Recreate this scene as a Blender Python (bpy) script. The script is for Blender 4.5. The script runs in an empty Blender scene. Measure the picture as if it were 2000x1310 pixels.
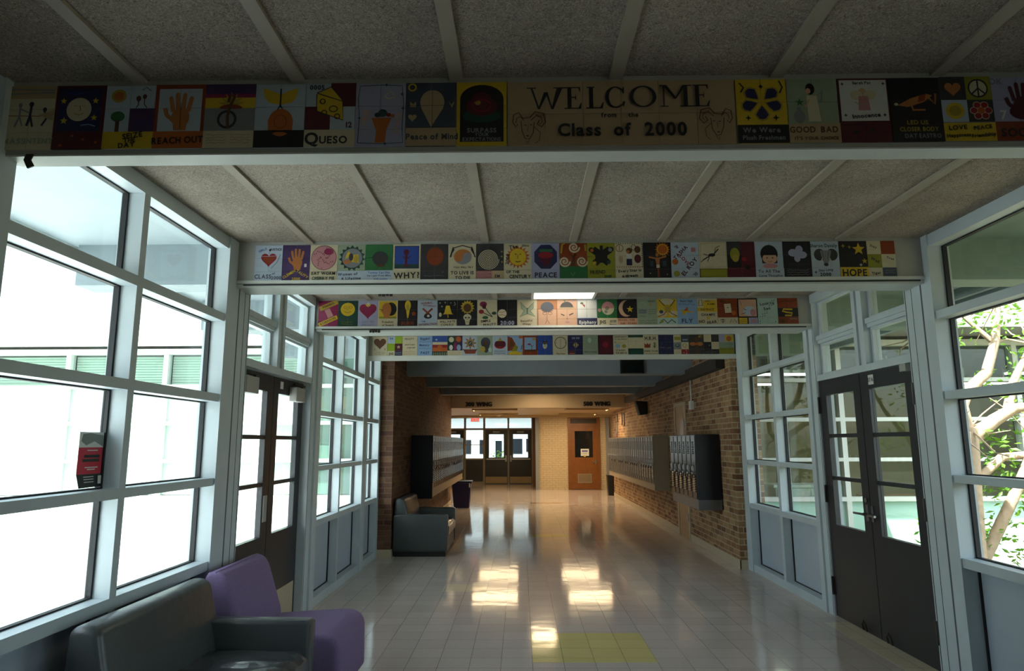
import bpy, bmesh, math, random
from mathutils import Vector, Matrix
random.seed(7)
SC = bpy.context.scene
COL = SC.collection

# ------------------------------------------------------------------ camera, sky, sun, exposure
cam_d = bpy.data.cameras.new('camera'); cam = bpy.data.objects.new('camera', cam_d); COL.objects.link(cam)
cam_d.sensor_fit = 'HORIZONTAL'; cam_d.sensor_width = 36.0; cam_d.lens = 1290.865 * 36 / 2000
cam_d.clip_start = 0.05; cam_d.clip_end = 300
_F = Vector((-0.01185515, 0.98700398, 0.16025793)); _R = Vector((0.99991333, 0.01261955, -0.00375289)); _U = Vector((0.0057265, -0.16019955, 0.98706804))
cam.matrix_world = Matrix(((_R.x, _U.x, -_F.x, 0), (_R.y, _U.y, -_F.y, 0), (_R.z, _U.z, -_F.z, 1.5845), (0, 0, 0, 1)))
SC.camera = cam

wd = bpy.data.worlds.new('sky'); SC.world = wd; wd.use_nodes = True
wn = wd.node_tree.nodes; wl = wd.node_tree.links
sky = wn.new('ShaderNodeTexSky'); sky.sky_type = 'NISHITA'; sky.sun_disc = False
sky.sun_elevation = math.radians(58); sky.sun_rotation = math.radians(200); sky.air_density = 1.0; sky.dust_density = 2.5
bgn = wn['Background']; bgn.inputs['Strength'].default_value = 0.16
hs = wn.new('ShaderNodeHueSaturation'); hs.inputs['Saturation'].default_value = 0.62; wl.new(sky.outputs['Color'], hs.inputs['Color'])
wl.new(hs.outputs['Color'], bgn.inputs['Color'])
sun_d = bpy.data.lights.new('sun', 'SUN'); sun = bpy.data.objects.new('sun', sun_d); COL.objects.link(sun)
sun_d.energy = 5.0; sun_d.angle = math.radians(0.6); sun_d.color = (1.0, 0.98, 0.97)
sun.rotation_euler = Vector((0.30, 0.42, -1.0)).to_track_quat('-Z', 'Y').to_euler(); sun.location = (-6, -8, 20)
SC.view_settings.view_transform = 'Standard'; SC.view_settings.look = 'None'
SC.view_settings.exposure = 2.5; SC.view_settings.gamma = 1.0; SC.view_settings.use_curve_mapping = False
LAMP = 0.6
SC.cycles.max_bounces = 10; SC.cycles.diffuse_bounces = 5; SC.cycles.glossy_bounces = 5
SC.cycles.transparent_max_bounces = 24; SC.cycles.caustics_reflective = False; SC.cycles.caustics_refractive = False
SC.cycles.sample_clamp_indirect = 6.0; SC.cycles.use_denoising = True

# ------------------------------------------------------------------ helpers
def lin(h):
    h = h.lstrip('#'); out = []
    for i in (0, 2, 4):
        c = int(h[i:i+2], 16) / 255
        out.append(c / 12.92 if c <= 0.04045 else ((c + 0.055) / 1.055) ** 2.4)
    return (*out, 1.0)

MATS = {}
def mat(name, hexc, rough=0.5, metal=0.0, spec=0.5, noise=0.0, nscale=20, bump=0.0, bscale=40, coat=0.0, emit=None, estr=1.0):
    if name in MATS: return MATS[name]
    m = bpy.data.materials.new(name); m.use_nodes = True
    n = m.node_tree.nodes; l = m.node_tree.links; b = n['Principled BSDF']
    b.inputs['Base Color'].default_value = lin(hexc); b.inputs['Roughness'].default_value = rough
    b.inputs['Metallic'].default_value = metal; b.inputs['Specular IOR Level'].default_value = spec
    b.inputs['Coat Weight'].default_value = coat
    if emit:
        b.inputs['Emission Color'].default_value = lin(emit); b.inputs['Emission Strength'].default_value = estr
    if noise or bump:
        tc = n.new('ShaderNodeTexCoord')
    if noise:
        t = n.new('ShaderNodeTexNoise'); t.inputs['Scale'].default_value = nscale; t.inputs['Detail'].default_value = 5
        l.new(tc.outputs['Object'], t.inputs['Vector'])
        mx = n.new('ShaderNodeMixRGB'); mx.blend_type = 'MULTIPLY'; mx.inputs[0].default_value = noise
        mx.inputs[1].default_value = lin(hexc)
        rp = n.new('ShaderNodeValToRGB'); rp.color_ramp.elements[0].position = .3; rp.color_ramp.elements[1].position = .7
        rp.color_ramp.elements[0].color = (.35, .35, .35, 1)
        l.new(t.outputs['Fac'], rp.inputs[0]); l.new(rp.outputs[0], mx.inputs[2]); l.new(mx.outputs[0], b.inputs['Base Color'])
    if bump:
        t2 = n.new('ShaderNodeTexNoise'); t2.inputs['Scale'].default_value = bscale; t2.inputs['Detail'].default_value = 4
        l.new(tc.outputs['Object'], t2.inputs['Vector'])
        bp = n.new('ShaderNodeBump'); bp.inputs['Strength'].default_value = bump; bp.inputs['Distance'].default_value = 0.02
        l.new(t2.outputs['Fac'], bp.inputs['Height']); l.new(bp.outputs[0], b.inputs['Normal'])
    MATS[name] = m
    return m

def glass_mat(name, tint, refl=1.0):
    m = bpy.data.materials.new(name); m.use_nodes = True
    n = m.node_tree.nodes; l = m.node_tree.links; n.clear()
    o = n.new('ShaderNodeOutputMaterial'); mx = n.new('ShaderNodeMixShader'); tr = n.new('ShaderNodeBsdfTransparent')
    gl = n.new('ShaderNodeBsdfGlossy'); lw = n.new('ShaderNodeLayerWeight'); lw.inputs['Blend'].default_value = .5
    pw = n.new('ShaderNodeMath'); pw.operation = 'POWER'; pw.inputs[1].default_value = 4.5; l.new(lw.outputs['Facing'], pw.inputs[0])
    fr = n.new('ShaderNodeMath'); fr.operation = 'MULTIPLY_ADD'; fr.inputs[1].default_value = .55; fr.inputs[2].default_value = .022; l.new(pw.outputs[0], fr.inputs[0])
    tr.inputs['Color'].default_value = lin(tint); gl.inputs['Roughness'].default_value = 0.0
    gl.inputs['Color'].default_value = (refl, refl, refl, 1)
    l.new(fr.outputs[0], mx.inputs[0]); l.new(tr.outputs[0], mx.inputs[1]); l.new(gl.outputs[0], mx.inputs[2]); l.new(mx.outputs[0], o.inputs[0])
    MATS[name] = m
    return m

def brick_mat(name, c1, c2, mortar, axis, bump=0.4, tone=None, rough=.75):
    m = bpy.data.materials.new(name); m.use_nodes = True
    n = m.node_tree.nodes; l = m.node_tree.links; b = n['Principled BSDF']; b.inputs['Roughness'].default_value = rough
    tc = n.new('ShaderNodeTexCoord'); sp = n.new('ShaderNodeSeparateXYZ'); cb = n.new('ShaderNodeCombineXYZ')
    l.new(tc.outputs['Object'], sp.inputs[0])
    if axis == 'both':                       # horizontal run = X + Y, so that corners wrap
        ad = n.new('ShaderNodeMath'); l.new(sp.outputs['X'], ad.inputs[0]); l.new(sp.outputs['Y'], ad.inputs[1]); l.new(ad.outputs[0], cb.inputs['X'])
    else:
        l.new(sp.outputs[axis], cb.inputs['X'])
    l.new(sp.outputs['Z'], cb.inputs['Y'])
    br = n.new('ShaderNodeTexBrick'); l.new(cb.outputs[0], br.inputs['Vector'])
    br.inputs['Scale'].default_value = 1.0; br.inputs['Brick Width'].default_value = 0.205; br.inputs['Row Height'].default_value = 0.0735
    br.inputs['Mortar Size'].default_value = 0.0055; br.inputs['Mortar Smooth'].default_value = 0.2; br.inputs['Bias'].default_value = 0.0
    br.inputs['Color1'].default_value = lin(c1); br.inputs['Color2'].default_value = lin(c2); br.inputs['Mortar'].default_value = lin(mortar)
    br.offset = 0.5
    src = br.outputs['Color']
    if tone:                                 # a third brick colour, per brick
        br2 = n.new('ShaderNodeTexBrick'); l.new(cb.outputs[0], br2.inputs['Vector'])
        for k in ('Scale', 'Brick Width', 'Row Height', 'Mortar Size', 'Mortar Smooth'): br2.inputs[k].default_value = br.inputs[k].default_value
        br2.inputs['Color1'].default_value = (1, 1, 1, 1); br2.inputs['Color2'].default_value = lin(tone); br2.inputs['Mortar'].default_value = (1, 1, 1, 1)
        br2.inputs['Bias'].default_value = -0.25; br2.squash = 1.0; br2.offset = 0.5
        mp = n.new('ShaderNodeMapping'); l.new(cb.outputs[0], mp.inputs[0]); mp.inputs['Location'].default_value = (0.205 * 14, 0.0735 * 22, 0)
        l.new(mp.outputs[0], br2.inputs['Vector'])
        mx = n.new('ShaderNodeMixRGB'); mx.blend_type = 'MULTIPLY'; mx.inputs[0].default_value = 1
        l.new(br.outputs['Color'], mx.inputs[1]); l.new(br2.outputs['Color'], mx.inputs[2]); src = mx.outputs[0]
    nz = n.new('ShaderNodeTexNoise'); nz.inputs['Scale'].default_value = 25; nz.inputs['Detail'].default_value = 6; l.new(tc.outputs['Object'], nz.inputs['Vector'])
    m2 = n.new('ShaderNodeMixRGB'); m2.blend_type = 'OVERLAY'; m2.inputs[0].default_value = .35; l.new(src, m2.inputs[1]); l.new(nz.outputs['Fac'], m2.inputs[2])
    l.new(m2.outputs[0], b.inputs['Base Color'])
    bp = n.new('ShaderNodeBump'); bp.inputs['Strength'].default_value = bump; bp.inputs['Distance'].default_value = .006; bp.invert = True
    l.new(br.outputs['Fac'], bp.inputs['Height']); l.new(bp.outputs[0], b.inputs['Normal'])
    MATS[name] = m
    return m

class MB:
    def __init__(s): s.v = []; s.f = []; s.m = []
    def add(s, vs, fs, m=0):
        o = len(s.v); s.v += [tuple(p) for p in vs]
        for f in fs: s.f.append([i + o for i in f]); s.m.append(m)
        return s
    def box(s, x0, y0, z0, x1, y1, z1, m=0):
        x0, x1 = min(x0, x1), max(x0, x1); y0, y1 = min(y0, y1), max(y0, y1); z0, z1 = min(z0, z1), max(z0, z1)
        return s.add([(x0,y0,z0),(x1,y0,z0),(x1,y1,z0),(x0,y1,z0),(x0,y0,z1),(x1,y0,z1),(x1,y1,z1),(x0,y1,z1)],
                     [(0,3,2,1),(4,5,6,7),(0,1,5,4),(1,2,6,5),(2,3,7,6),(3,0,4,7)], m)
    def bm(s, b, m=0):
        b.verts.index_update(); s.add([v.co[:] for v in b.verts], [[v.index for v in f.verts] for f in b.faces], m); b.free(); return s
    def rbox(s, x0, y0, z0, x1, y1, z1, r, m=0, seg=3, bulge=0.0):
        b = bmesh.new(); t = MB().box(x0, y0, z0, x1, y1, z1)
        vs = [b.verts.new(p) for p in t.v]
        for f in t.f: b.faces.new([vs[i] for i in f])
        bmesh.ops.bevel(b, geom=b.edges[:], offset=r, segments=seg, affect='EDGES', profile=.5)
        return s.bm(b, m)
    def prism(s, poly, ax, a0, a1, m=0, bev=0.0, seg=3):
        def P(u, w, a): return {'x': (a, u, w), 'y': (u, a, w), 'z': (u, w, a)}[ax]
        b = bmesh.new(); n = len(poly)
        A = [b.verts.new(P(u, w, a0)) for u, w in poly]; B = [b.verts.new(P(u, w, a1)) for u, w in poly]
        b.faces.new(A); b.faces.new(B[::-1])
        for i in range(n): b.faces.new([A[i], B[i], B[(i+1) % n], A[(i+1) % n]])
        bmesh.ops.recalc_face_normals(b, faces=b.faces[:])
        if bev: bmesh.ops.bevel(b, geom=b.edges[:], offset=bev, segments=seg, affect='EDGES', profile=.5)
        return s.bm(b, m)
    def tube(s, pts, r, m=0, n=8, caps=True):
        pts = [Vector(p) for p in pts]; k = len(pts); rs = r if isinstance(r, (list, tuple)) else [r] * k
        rings = []; up = Vector((0, 0, 1)); prev = None
        for i, p in enumerate(pts):
            d = (pts[min(i+1, k-1)] - pts[max(i-1, 0)]).normalized()
            if prev is None:
                a = d.cross(up)
                if a.length < .05: a = d.cross(Vector((1, 0, 0)))
                a.normalize()
            else:
                a = prev - d * prev.dot(d); a.normalize()
            prev = a; c = d.cross(a)
            rings.append([p + (a * math.cos(2*math.pi*j/n) + c * math.sin(2*math.pi*j/n)) * rs[i] for j in range(n)])
        vs = [q for rg in rings for q in rg]; fs = []
        for i in range(k-1):
            for j in range(n): fs.append((i*n+j, i*n+(j+1) % n, (i+1)*n+(j+1) % n, (i+1)*n+j))
        if caps: fs += [tuple(range(n))[::-1], tuple(range((k-1)*n, k*n))]
        return s.add(vs, fs, m)
    def lathe(s, c, prof, m=0, n=24, sx=1.0, sy=1.0):       # prof: (radius, z)
        vs = [(c[0] + r*sx*math.cos(2*math.pi*j/n), c[1] + r*sy*math.sin(2*math.pi*j/n), c[2] + z) for r, z in prof for j in range(n)]
        fs = [(i*n+j, i*n+(j+1) % n, (i+1)*n+(j+1) % n, (i+1)*n+j) for i in range(len(prof)-1) for j in range(n)]
        return s.add(vs, fs, m)
    def build(s, name, mats, parent=None, smooth=False, fix=True):
        if not isinstance(mats, (list, tuple)): mats = [mats]
        off = parent.matrix_world_loc if False else Vector((0, 0, 0))
        p = parent
        while p is not None: off = off + p.location; p = p.parent
        me = bpy.data.meshes.new(name); me.from_pydata([tuple(Vector(q) - off) for q in s.v], [], s.f)
        for q in mats: me.materials.append(q)
        me.polygons.foreach_set('material_index', s.m)
        if fix:
            b = bmesh.new(); b.from_mesh(me); bmesh.ops.recalc_face_normals(b, faces=b.faces[:]); b.to_mesh(me); b.free()
        if smooth:
            me.polygons.foreach_set('use_smooth', [True] * len(me.polygons))
            try: me.set_sharp_from_angle(angle=math.radians(38))
            except Exception: pass
        me.update()
        o = bpy.data.objects.new(name, me); COL.objects.link(o)
        if parent is not None: o.parent = parent
        return o

def tag(o, label, cat, group=None, kind=None):
    o['label'] = label; o['category'] = cat
    if group: o['group'] = group
    if kind: o['kind'] = kind
    return o
def thing(name, loc, label, cat, group=None, kind=None):
    o = bpy.data.objects.new(name, None); COL.objects.link(o); o.location = loc; o.empty_display_size = .1
    return tag(o, label, cat, group, kind)
def struct(name, mb, mats, label, cat, **k):
    return tag(mb.build(name, mats, None, **k), label, cat, kind='structure')

# glyph cache: outlines of the built-in font as flat meshes
GLY = {}
def load_glyphs(chars):
    obs = []
    for c in chars:
        cu = bpy.data.curves.new('g', 'FONT'); cu.body = c; cu.size = 1.0; cu.resolution_u = 3; cu.offset = 0.032
        o = bpy.data.objects.new('g', cu); COL.objects.link(o); obs.append((c, o, cu))
    dg = bpy.context.evaluated_depsgraph_get()
    for c, o, cu in obs:
        me = bpy.data.meshes.new_from_object(o.evaluated_get(dg))
        vs = [(v.co.x, v.co.y) for v in me.vertices]; fs = [tuple(p.vertices) for p in me.polygons]
        bpy.data.meshes.remove(me)
        if vs:
            x0 = min(v[0] for v in vs); x1 = max(v[0] for v in vs)
            GLY[c] = ([(x - x0, y) for x, y in vs], fs, x1 - x0)
    for c, o, cu in obs:
        bpy.data.objects.remove(o); bpy.data.curves.remove(cu)
load_glyphs("ABCDEFGHIJKLMNOPQRSTUVWXYZabcdefghijklmnopqrstuvwxyz0123456789?!.:-'&")

def text2d(txt, cx, cy, size, rot=0.0, sx=1.0, gap=0.09):
    """flat text as (verts, faces), centred on cx, cy"""
    vs = []; fs = []; x = 0.0
    for c in txt:
        if c not in GLY: x += .32; continue
        g, f, w = GLY[c]; o = len(vs)
        vs += [(x + a, b) for a, b in g]; fs += [tuple(i + o for i in q) for q in f]; x += w + gap
    x -= gap
    cr, sr = math.cos(rot), math.sin(rot); out = []
    for a, b in vs:
        a = (a - x/2) * size * sx; b = (b - .35) * size
        out.append((cx + a*cr - b*sr, cy + a*sr + b*cr))
    return out, fs

# ------------------------------------------------------------------ materials
M_frame = mat('painted_frame', '#bfcbcf', .45, noise=.12, nscale=6)
M_beam = mat('painted_beam', '#9c9c94', .55, noise=.15, nscale=5)
M_flange = mat('painted_flange', '#c9cdc6', .45, noise=.1, nscale=9)
M_gasket = mat('black_gasket', '#15161a', .6)
M_glass = glass_mat('window_glass', '#f3f9f6')
M_panel = mat('lower_panel', '#aeb9c4', .4, noise=.1, nscale=3)
M_black = mat('black_door_paint', '#292d31', .38, noise=.15, nscale=5)
M_steel = mat('brushed_steel', '#9fa2a5', .3, .9)
M_bronze = mat('dark_bronze', '#4a4643', .35, .8)
M_greybox = mat('closer_grey', '#a09f9a', .5)
M_white = mat('white_plastic', '#d6d8d4', .5)
M_cream = mat('cream_vinyl_base', '#b9ac92', .5)
M_batten = mat('batten_paint', '#9d9484', .6, noise=.15, nscale=8)
M_leather = mat('black_vinyl', '#474c4c', .34, noise=.15, nscale=4, bump=.25, bscale=9)
M_leather2 = mat('black_vinyl_creased', '#43474a', .22, noise=.15, nscale=4, bump=.5, bscale=6, coat=.3)
M_plinth = mat('black_plinth', '#121315', .5)
M_purple = mat('purple_fabric', '#7d6a90', .9, noise=.2, nscale=60, bump=.2, bscale=200)
M_locker = mat('charcoal_locker', '#2b2d33', .26, .3, noise=.1, nscale=3)
M_navy = mat('navy_locker_side', '#15171f', .4, .2)
M_slot = mat('locker_slot', '#0c0c0e', .7)
M_beige = mat('beige_metal', '#9a8b74', .5)
M_greyloc = mat('grey_locker', '#5d5c5c', .36, .3)
M_lock = mat('padlock_black', '#1b1b1d', .4, .3)
M_lamp = mat('lamp_diffuser', '#ffffff', .5, emit='#fff3dd', estr=LAMP)
M_tube = mat('tube_lamp', '#ffffff', .5, emit='#f6f6e8', estr=1.6)
M_warm = mat('warm_lamp_diffuser', '#ffffff', .5, emit='#ffdfae', estr=4.6)
M_wood = mat('orange_oak', '#7c4b1b', .4, noise=.35, nscale=7)
M_oldwood = mat('pale_oak', '#a9834e', .45, noise=.3, nscale=6)
M_darkgl = mat('dark_glass', '#14181c', .08)
M_ext = mat('exterior_white', '#d5d9d4', .6)
M_soffit = mat('soffit_paint', '#98a4a8', .6, noise=.15, nscale=4)
M_soffit_dim = mat('shaded_green_soffit', '#7f9488', .6, noise=.15, nscale=4)  # darker green carries the shade under the right overhang
M_outL = mat('grey_outrigger_paint', '#7d8a8e', .6, noise=.15, nscale=4)
M_roof = mat('roof_membrane', '#8d8d8a', .8)
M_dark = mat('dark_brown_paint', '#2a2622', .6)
M_yellowwall = mat('classroom_wall', '#857a58', .7)
M_conc = mat('concrete_walk', '#b8babb', .85, noise=.2, nscale=3)
M_lawn = mat('lawn', '#8f9c62', .9, noise=.4, nscale=4)
M_mulch = mat('planting_bed', '#6a6450', .9, noise=.4, nscale=6)

# wood-wool ceiling board: fine tangled fibres
M_ceil = bpy.data.materials.new('wood_wool_board'); M_ceil.use_nodes = True
n = M_ceil.node_tree.nodes; l = M_ceil.node_tree.links; b = n['Principled BSDF']; b.inputs['Roughness'].default_value = .95; b.inputs['Specular IOR Level'].default_value = .1
tc = n.new('ShaderNodeTexCoord'); n1 = n.new('ShaderNodeTexNoise'); n1.inputs['Scale'].default_value = 75; n1.inputs['Detail'].default_value = 6; n1.inputs['Roughness'].default_value = .7; n1.inputs['Distortion'].default_value = 2.2
n2 = n.new('ShaderNodeTexNoise'); n2.inputs['Scale'].default_value = 2.2; n2.inputs['Detail'].default_value = 3
l.new(tc.outputs['Object'], n1.inputs['Vector']); l.new(tc.outputs['Object'], n2.inputs['Vector'])
r1 = n.new('ShaderNodeValToRGB'); r1.color_ramp.elements[0].position = .36; r1.color_ramp.elements[1].position = .66
r1.color_ramp.elements[0].color = lin('#6b635a'); r1.color_ramp.elements[1].color = lin('#c4b8a8')
mm = n.new('ShaderNodeMixRGB'); mm.blend_type = 'OVERLAY'; mm.inputs[0].default_value = .4
l.new(n1.outputs['Fac'], r1.inputs[0]); l.new(r1.outputs[0], mm.inputs[1]); l.new(n2.outputs['Fac'], mm.inputs[2]); l.new(mm.outputs[0], b.inputs['Base Color'])
bp = n.new('ShaderNodeBump'); bp.inputs['Strength'].default_value = .7; bp.inputs['Distance'].default_value = .006; l.new(n1.outputs['Fac'], bp.inputs['Height']); l.new(bp.outputs[0], b.inputs['Normal'])

# waxed vinyl floor: 9 inch tiles, thin joints, slow ripples in the wax
def floor_mat(name, ca, cb_, ox=0.0, oy=0.0):
    m = bpy.data.materials.new(name); m.use_nodes = True
    n = m.node_tree.nodes; l = m.node_tree.links; b = n['Principled BSDF']; b.inputs['Roughness'].default_value = .09
    b.inputs['Specular IOR Level'].default_value = .5
    tc = n.new('ShaderNodeTexCoord'); mp = n.new('ShaderNodeMapping'); mp.inputs['Location'].default_value = (ox, oy, 0)
    l.new(tc.outputs['Object'], mp.inputs[0])
    br = n.new('ShaderNodeTexBrick'); br.offset = 0; br.inputs['Scale'].default_value = 1; br.inputs['Brick Width'].default_value = .2286; br.inputs['Row Height'].default_value = .2286
    br.inputs['Mortar Size'].default_value = .0012; br.inputs['Mortar Smooth'].default_value = .0
    br.inputs['Color1'].default_value = lin(ca); br.inputs['Color2'].default_value = lin(cb_); br.inputs['Mortar'].default_value = lin('#5d554b')
    l.new(mp.outputs[0], br.inputs['Vector'])
    nz = n.new('ShaderNodeTexNoise'); nz.inputs['Scale'].default_value = 90; nz.inputs['Detail'].default_value = 3; l.new(tc.outputs['Object'], nz.inputs['Vector'])
    mx = n.new('ShaderNodeMixRGB'); mx.blend_type = 'OVERLAY'; mx.inputs[0].default_value = .18; l.new(br.outputs['Color'], mx.inputs[1]); l.new(nz.outputs['Fac'], mx.inputs[2]); l.new(mx.outputs[0], b.inputs['Base Color'])
    wv = n.new('ShaderNodeTexNoise'); wv.inputs['Scale'].default_value = 5.5; wv.inputs['Detail'].default_value = 1.5; l.new(tc.outputs['Object'], wv.inputs['Vector'])
    bp = n.new('ShaderNodeBump'); bp.inputs['Strength'].default_value = .055; bp.inputs['Distance'].default_value = .02; l.new(wv.outputs['Fac'], bp.inputs['Height'])
    l.new(bp.outputs[0], b.inputs['Normal'])
    return m
M_floor = floor_mat('waxed_vinyl_tile', '#c6bcb6', '#beb4ae', -.079, -.0)
M_fyel = floor_mat('yellow_vinyl_tile', '#d0c586', '#cabf80', -.079, 0)
M_fcream = floor_mat('cream_vinyl_tile', '#d6ccb4', '#d0c6ae', -.079, 0)
M_fred = floor_mat('rust_vinyl_tile', '#8f5f3c', '#8a5a38', -.079, 0)

M_brickR = brick_mat('tan_brick', '#a98a60', '#86603f', '#b3a68c', 'both', tone='#a5705f')
M_brickL = brick_mat('brown_brick', '#704f36', '#543524', '#6a5843', 'both', tone='#a8705c')
M_brickW = brick_mat('cream_painted_brick', '#bfae90', '#baa98b', '#a08f73', 'both', bump=.6)

# ------------------------------------------------------------------ measures
XL, XR = -2.041, 2.881                 # faces of the glazing frames
ZC, ZB = 3.024, 2.714                  # ceiling, underside of beams
BY = [2.438, 4.596, 6.491, 8.745]      # faces of the four tiled beams
BT = [.10, .235, .30, .06]             # their thickness
BARS = [(0.0, .09), (.77, .83), (1.312, 1.362), (1.866, 1.92), (2.42, 2.475), (2.94, ZC)]

# ------------------------------------------------------------------ floor and ground
fl = MB().box(-2.16, -3.2, -.12, 3.0, 9.7, 0).box(-1.9, 9.7, -.12, 2.85, 17.7, 0).box(-5.2, 17.7, -.12, 5.2, 26.42, 0)
struct('floor', fl, M_floor, 'waxed beige vinyl tile floor of the corridor', 'floor')
pat = MB()
def patch(name, x0, y0, x1, y1, m, label):
    q = MB().box(x0, y0, 0.0, x1, y1, .0012); struct(name, q, m, label, 'floor tiles')
T9 = .2286
patch('trim_1', .079, 5.152, .079 + 4*T9, 5.152 + 3.3*T9, M_fyel, 'yellow tile rectangle set in the floor near the camera')
patch('trim_2', -.861, 7.50, -.38, 7.85, M_fcream, 'pale cream tile patch in the floor left of centre')
patch('trim_3', .18, 11.69, .80, 12.02, M_fyel, 'narrow yellow tile patch in the floor mid corridor')
patch('trim_4', .246, 18.0, 1.14, 18.27, M_fred, 'rust red tile strip in the floor near the exit lobby')
patch('trim_5', 2.69, 4.7, 2.99, 6.24, M_fcream, 'cream threshold tiles before the right black double doors')

def gnd(name, x0, y0, x1, y1, m, label): struct(name, MB().box(x0, y0, -.6, x1, y1, -.13), m, label, 'ground')
gnd('ground_left', -60, -20, -2.17, 9.9, M_conc, 'sunlit pale ground of the left courtyard')
gnd('ground_right', 3.02, -20, 60, 9.35, M_mulch, 'sunlit planting bed of the right courtyard')
gnd('ground_far', -40, 26.45, 40, 80, M_conc, 'bright paving beyond the exit doors')
struct('lawn', MB().box(-30, 7.2, -.13, -5.2, 8.4, -.127), M_lawn, 'strip of grass in the left courtyard', 'lawn')

# ------------------------------------------------------------------ ceiling, roof, beams
edges = [-3.2] + BY + [9.62]
for i in range(5):
    y0 = edges[i] + (BT[i-1] if i else 0); y1 = edges[i+1]
    root = thing('ceiling' if i == 0 else 'ceiling', (0, y0, ZC), 'wood wool ceiling ' + ['before the first tiled beam', 'between first and second tiled beams', 'between second and third tiled beams', 'between third and fourth tiled beams', 'just past the fourth tiled beam'][i], 'ceiling', kind='structure')
    MB().box(XL - .12, y0, ZC, XR + .12, y1, ZC + .05).build('board', M_ceil, root)
    for k in range(7 if i < 4 else 0):
        xb = -1.515 + .634 * k
        MB().box(xb - .027, y0, ZC - .014, xb + .027, y1, ZC).build('batten', M_batten, root)
struct('roof', MB().box(-3.25, -3.4, ZC + .05, 4.15, 9.62, ZC + .25).box(-2.6, 9.62, ZC + .05, 3.4, 17.9, ZC + .25).box(-5.4, 17.9, ZC + .05, 5.4, 26.7, ZC + .25),
       M_roof, 'flat roof slab over the corridor', 'roof')
for sx, nm, x0, x1 in ((0, 'left', -3.25, XL - .12), (1, 'right', XR + .12, 4.15)):
    struct('soffit_' + nm, MB().box(x0, -3.2, ZC - .01, x1, 9.3, ZC + .05), M_soffit if nm == 'left' else M_soffit_dim, nm + ' roof overhang soffit outside the windows', 'soffit')
struct('trim_6', MB().box(-3.31, -3.4, 2.93, -3.25, 9.3, ZC + .3), M_ext, 'white fascia along the left overhang edge', 'fascia')
struct('trim_7', MB().box(4.15, -3.4, 2.80, 4.21, 9.3, ZC + .3).tube([(4.05, -3, 2.90), (4.05, 9.2, 2.90)], .03).tube([(3.93, -3, 2.96), (3.93, 9.2, 2.96)], .02), M_soffit, 'fascia with pipes along the right overhang edge', 'fascia')
ordn = ['first', 'second', 'third', 'fourth']
for i, (y, t) in enumerate(zip(BY, BT)):
    r = thing('beam', (.4, y, ZB), ordn[i] + ' painted cross beam from the camera carrying a row of tiles', 'beam', kind='structure')
    MB().box(-2.14, y, ZB, 2.98, y + t, ZC).build('web', M_beam, r)
    MB().box(-3.2, y, ZB, -2.14, y + t, ZC).build('outrigger', M_outL, r); MB().box(2.98, y, ZB, 4.1, y + t, ZC).build('outrigger', M_soffit_dim, r)
    if i == 0: MB().box(-2.04, y + .002, 2.708, 2.88, y + t, 2.7145).build('soffit_board', M_flange, r)
    else:
        MB().box(-2.05, y - .014, 2.716, 2.9, y, 2.738).build('flange', M_flange, r)
        if i < 3: MB().box(-1.98, y - .004, 2.704, 2.84, y + .004, 2.713).build('shadow_gap', M_gasket, r)
        if i == 3: MB().box(-2.05, y - .008, 2.676, 2.9, y + t, 2.716).build('soffit_board', M_flange, r)
        else: MB().box(-2.04, y + .004, 2.690, 2.88, y + t + .002, 2.714).build('soffit_board', M_flange, r)

# ------------------------------------------------------------------ glazing
def sidex(s, d): return XL - d if s == 'L' else XR + d      # d = distance outward from the frame face
def glazing(name, s, y0, y1, mull, label, mw=.056, headtop=ZC):
    r = thing(name, (sidex(s, .06), (y0 + y1)/2, 0), label, 'window', kind='structure')
    f, bk, gl_, ps = (sidex(s, 0), sidex(s, .13), sidex(s, .105), sidex(s, .111))
    for i, (za, zb) in enumerate(BARS):
        MB().box(f, y0, za, bk, y1, min(zb, headtop)).build('rail', M_frame, r)
    ys = [y0] + [v for c in mull for v in (c - mw/2, c + mw/2)] + [y1]
    for c in mull: MB().box(sidex(s, .002), c - mw/2, .09, bk, c + mw/2, 2.94).build('mullion', M_frame, r)
    for k in range(0, len(ys), 2):
        ya, yb = ys[k], ys[k+1]
        for i in range(5):
            za, zb = BARS[i][1], BARS[i+1][0]
            g = MB()
            w = .014; xa, xb = sidex(s, .088), sidex(s, .118)
            g.box(xa, ya, za, xb, ya + w, zb).box(xa, yb - w, za, xb, yb, zb).box(xa, ya + w, za, xb, yb - w, za + .008).box(xa, ya + w, zb - .008, xb, yb - w, zb)
            if i == 0: pn = MB().box(sidex(s, .10), ya + w, za + .008, sidex(s, .112), yb - w, zb - .008).build('lower_panel', M_panel, r)
            else: pn = MB().box(gl_, ya + w, za + .008, ps, yb - w, zb - .008).build('pane', M_glass, r)
            g.build('gasket', M_gasket, pn)
    return r
def post(name, s, y0, y1, label, d0=-.012, d1=.14, z1=ZC):
    q = MB().box(sidex(s, d0), y0, 0, sidex(s, d1), y1, z1)
    return struct(name, q, M_frame, label, 'post')

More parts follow.
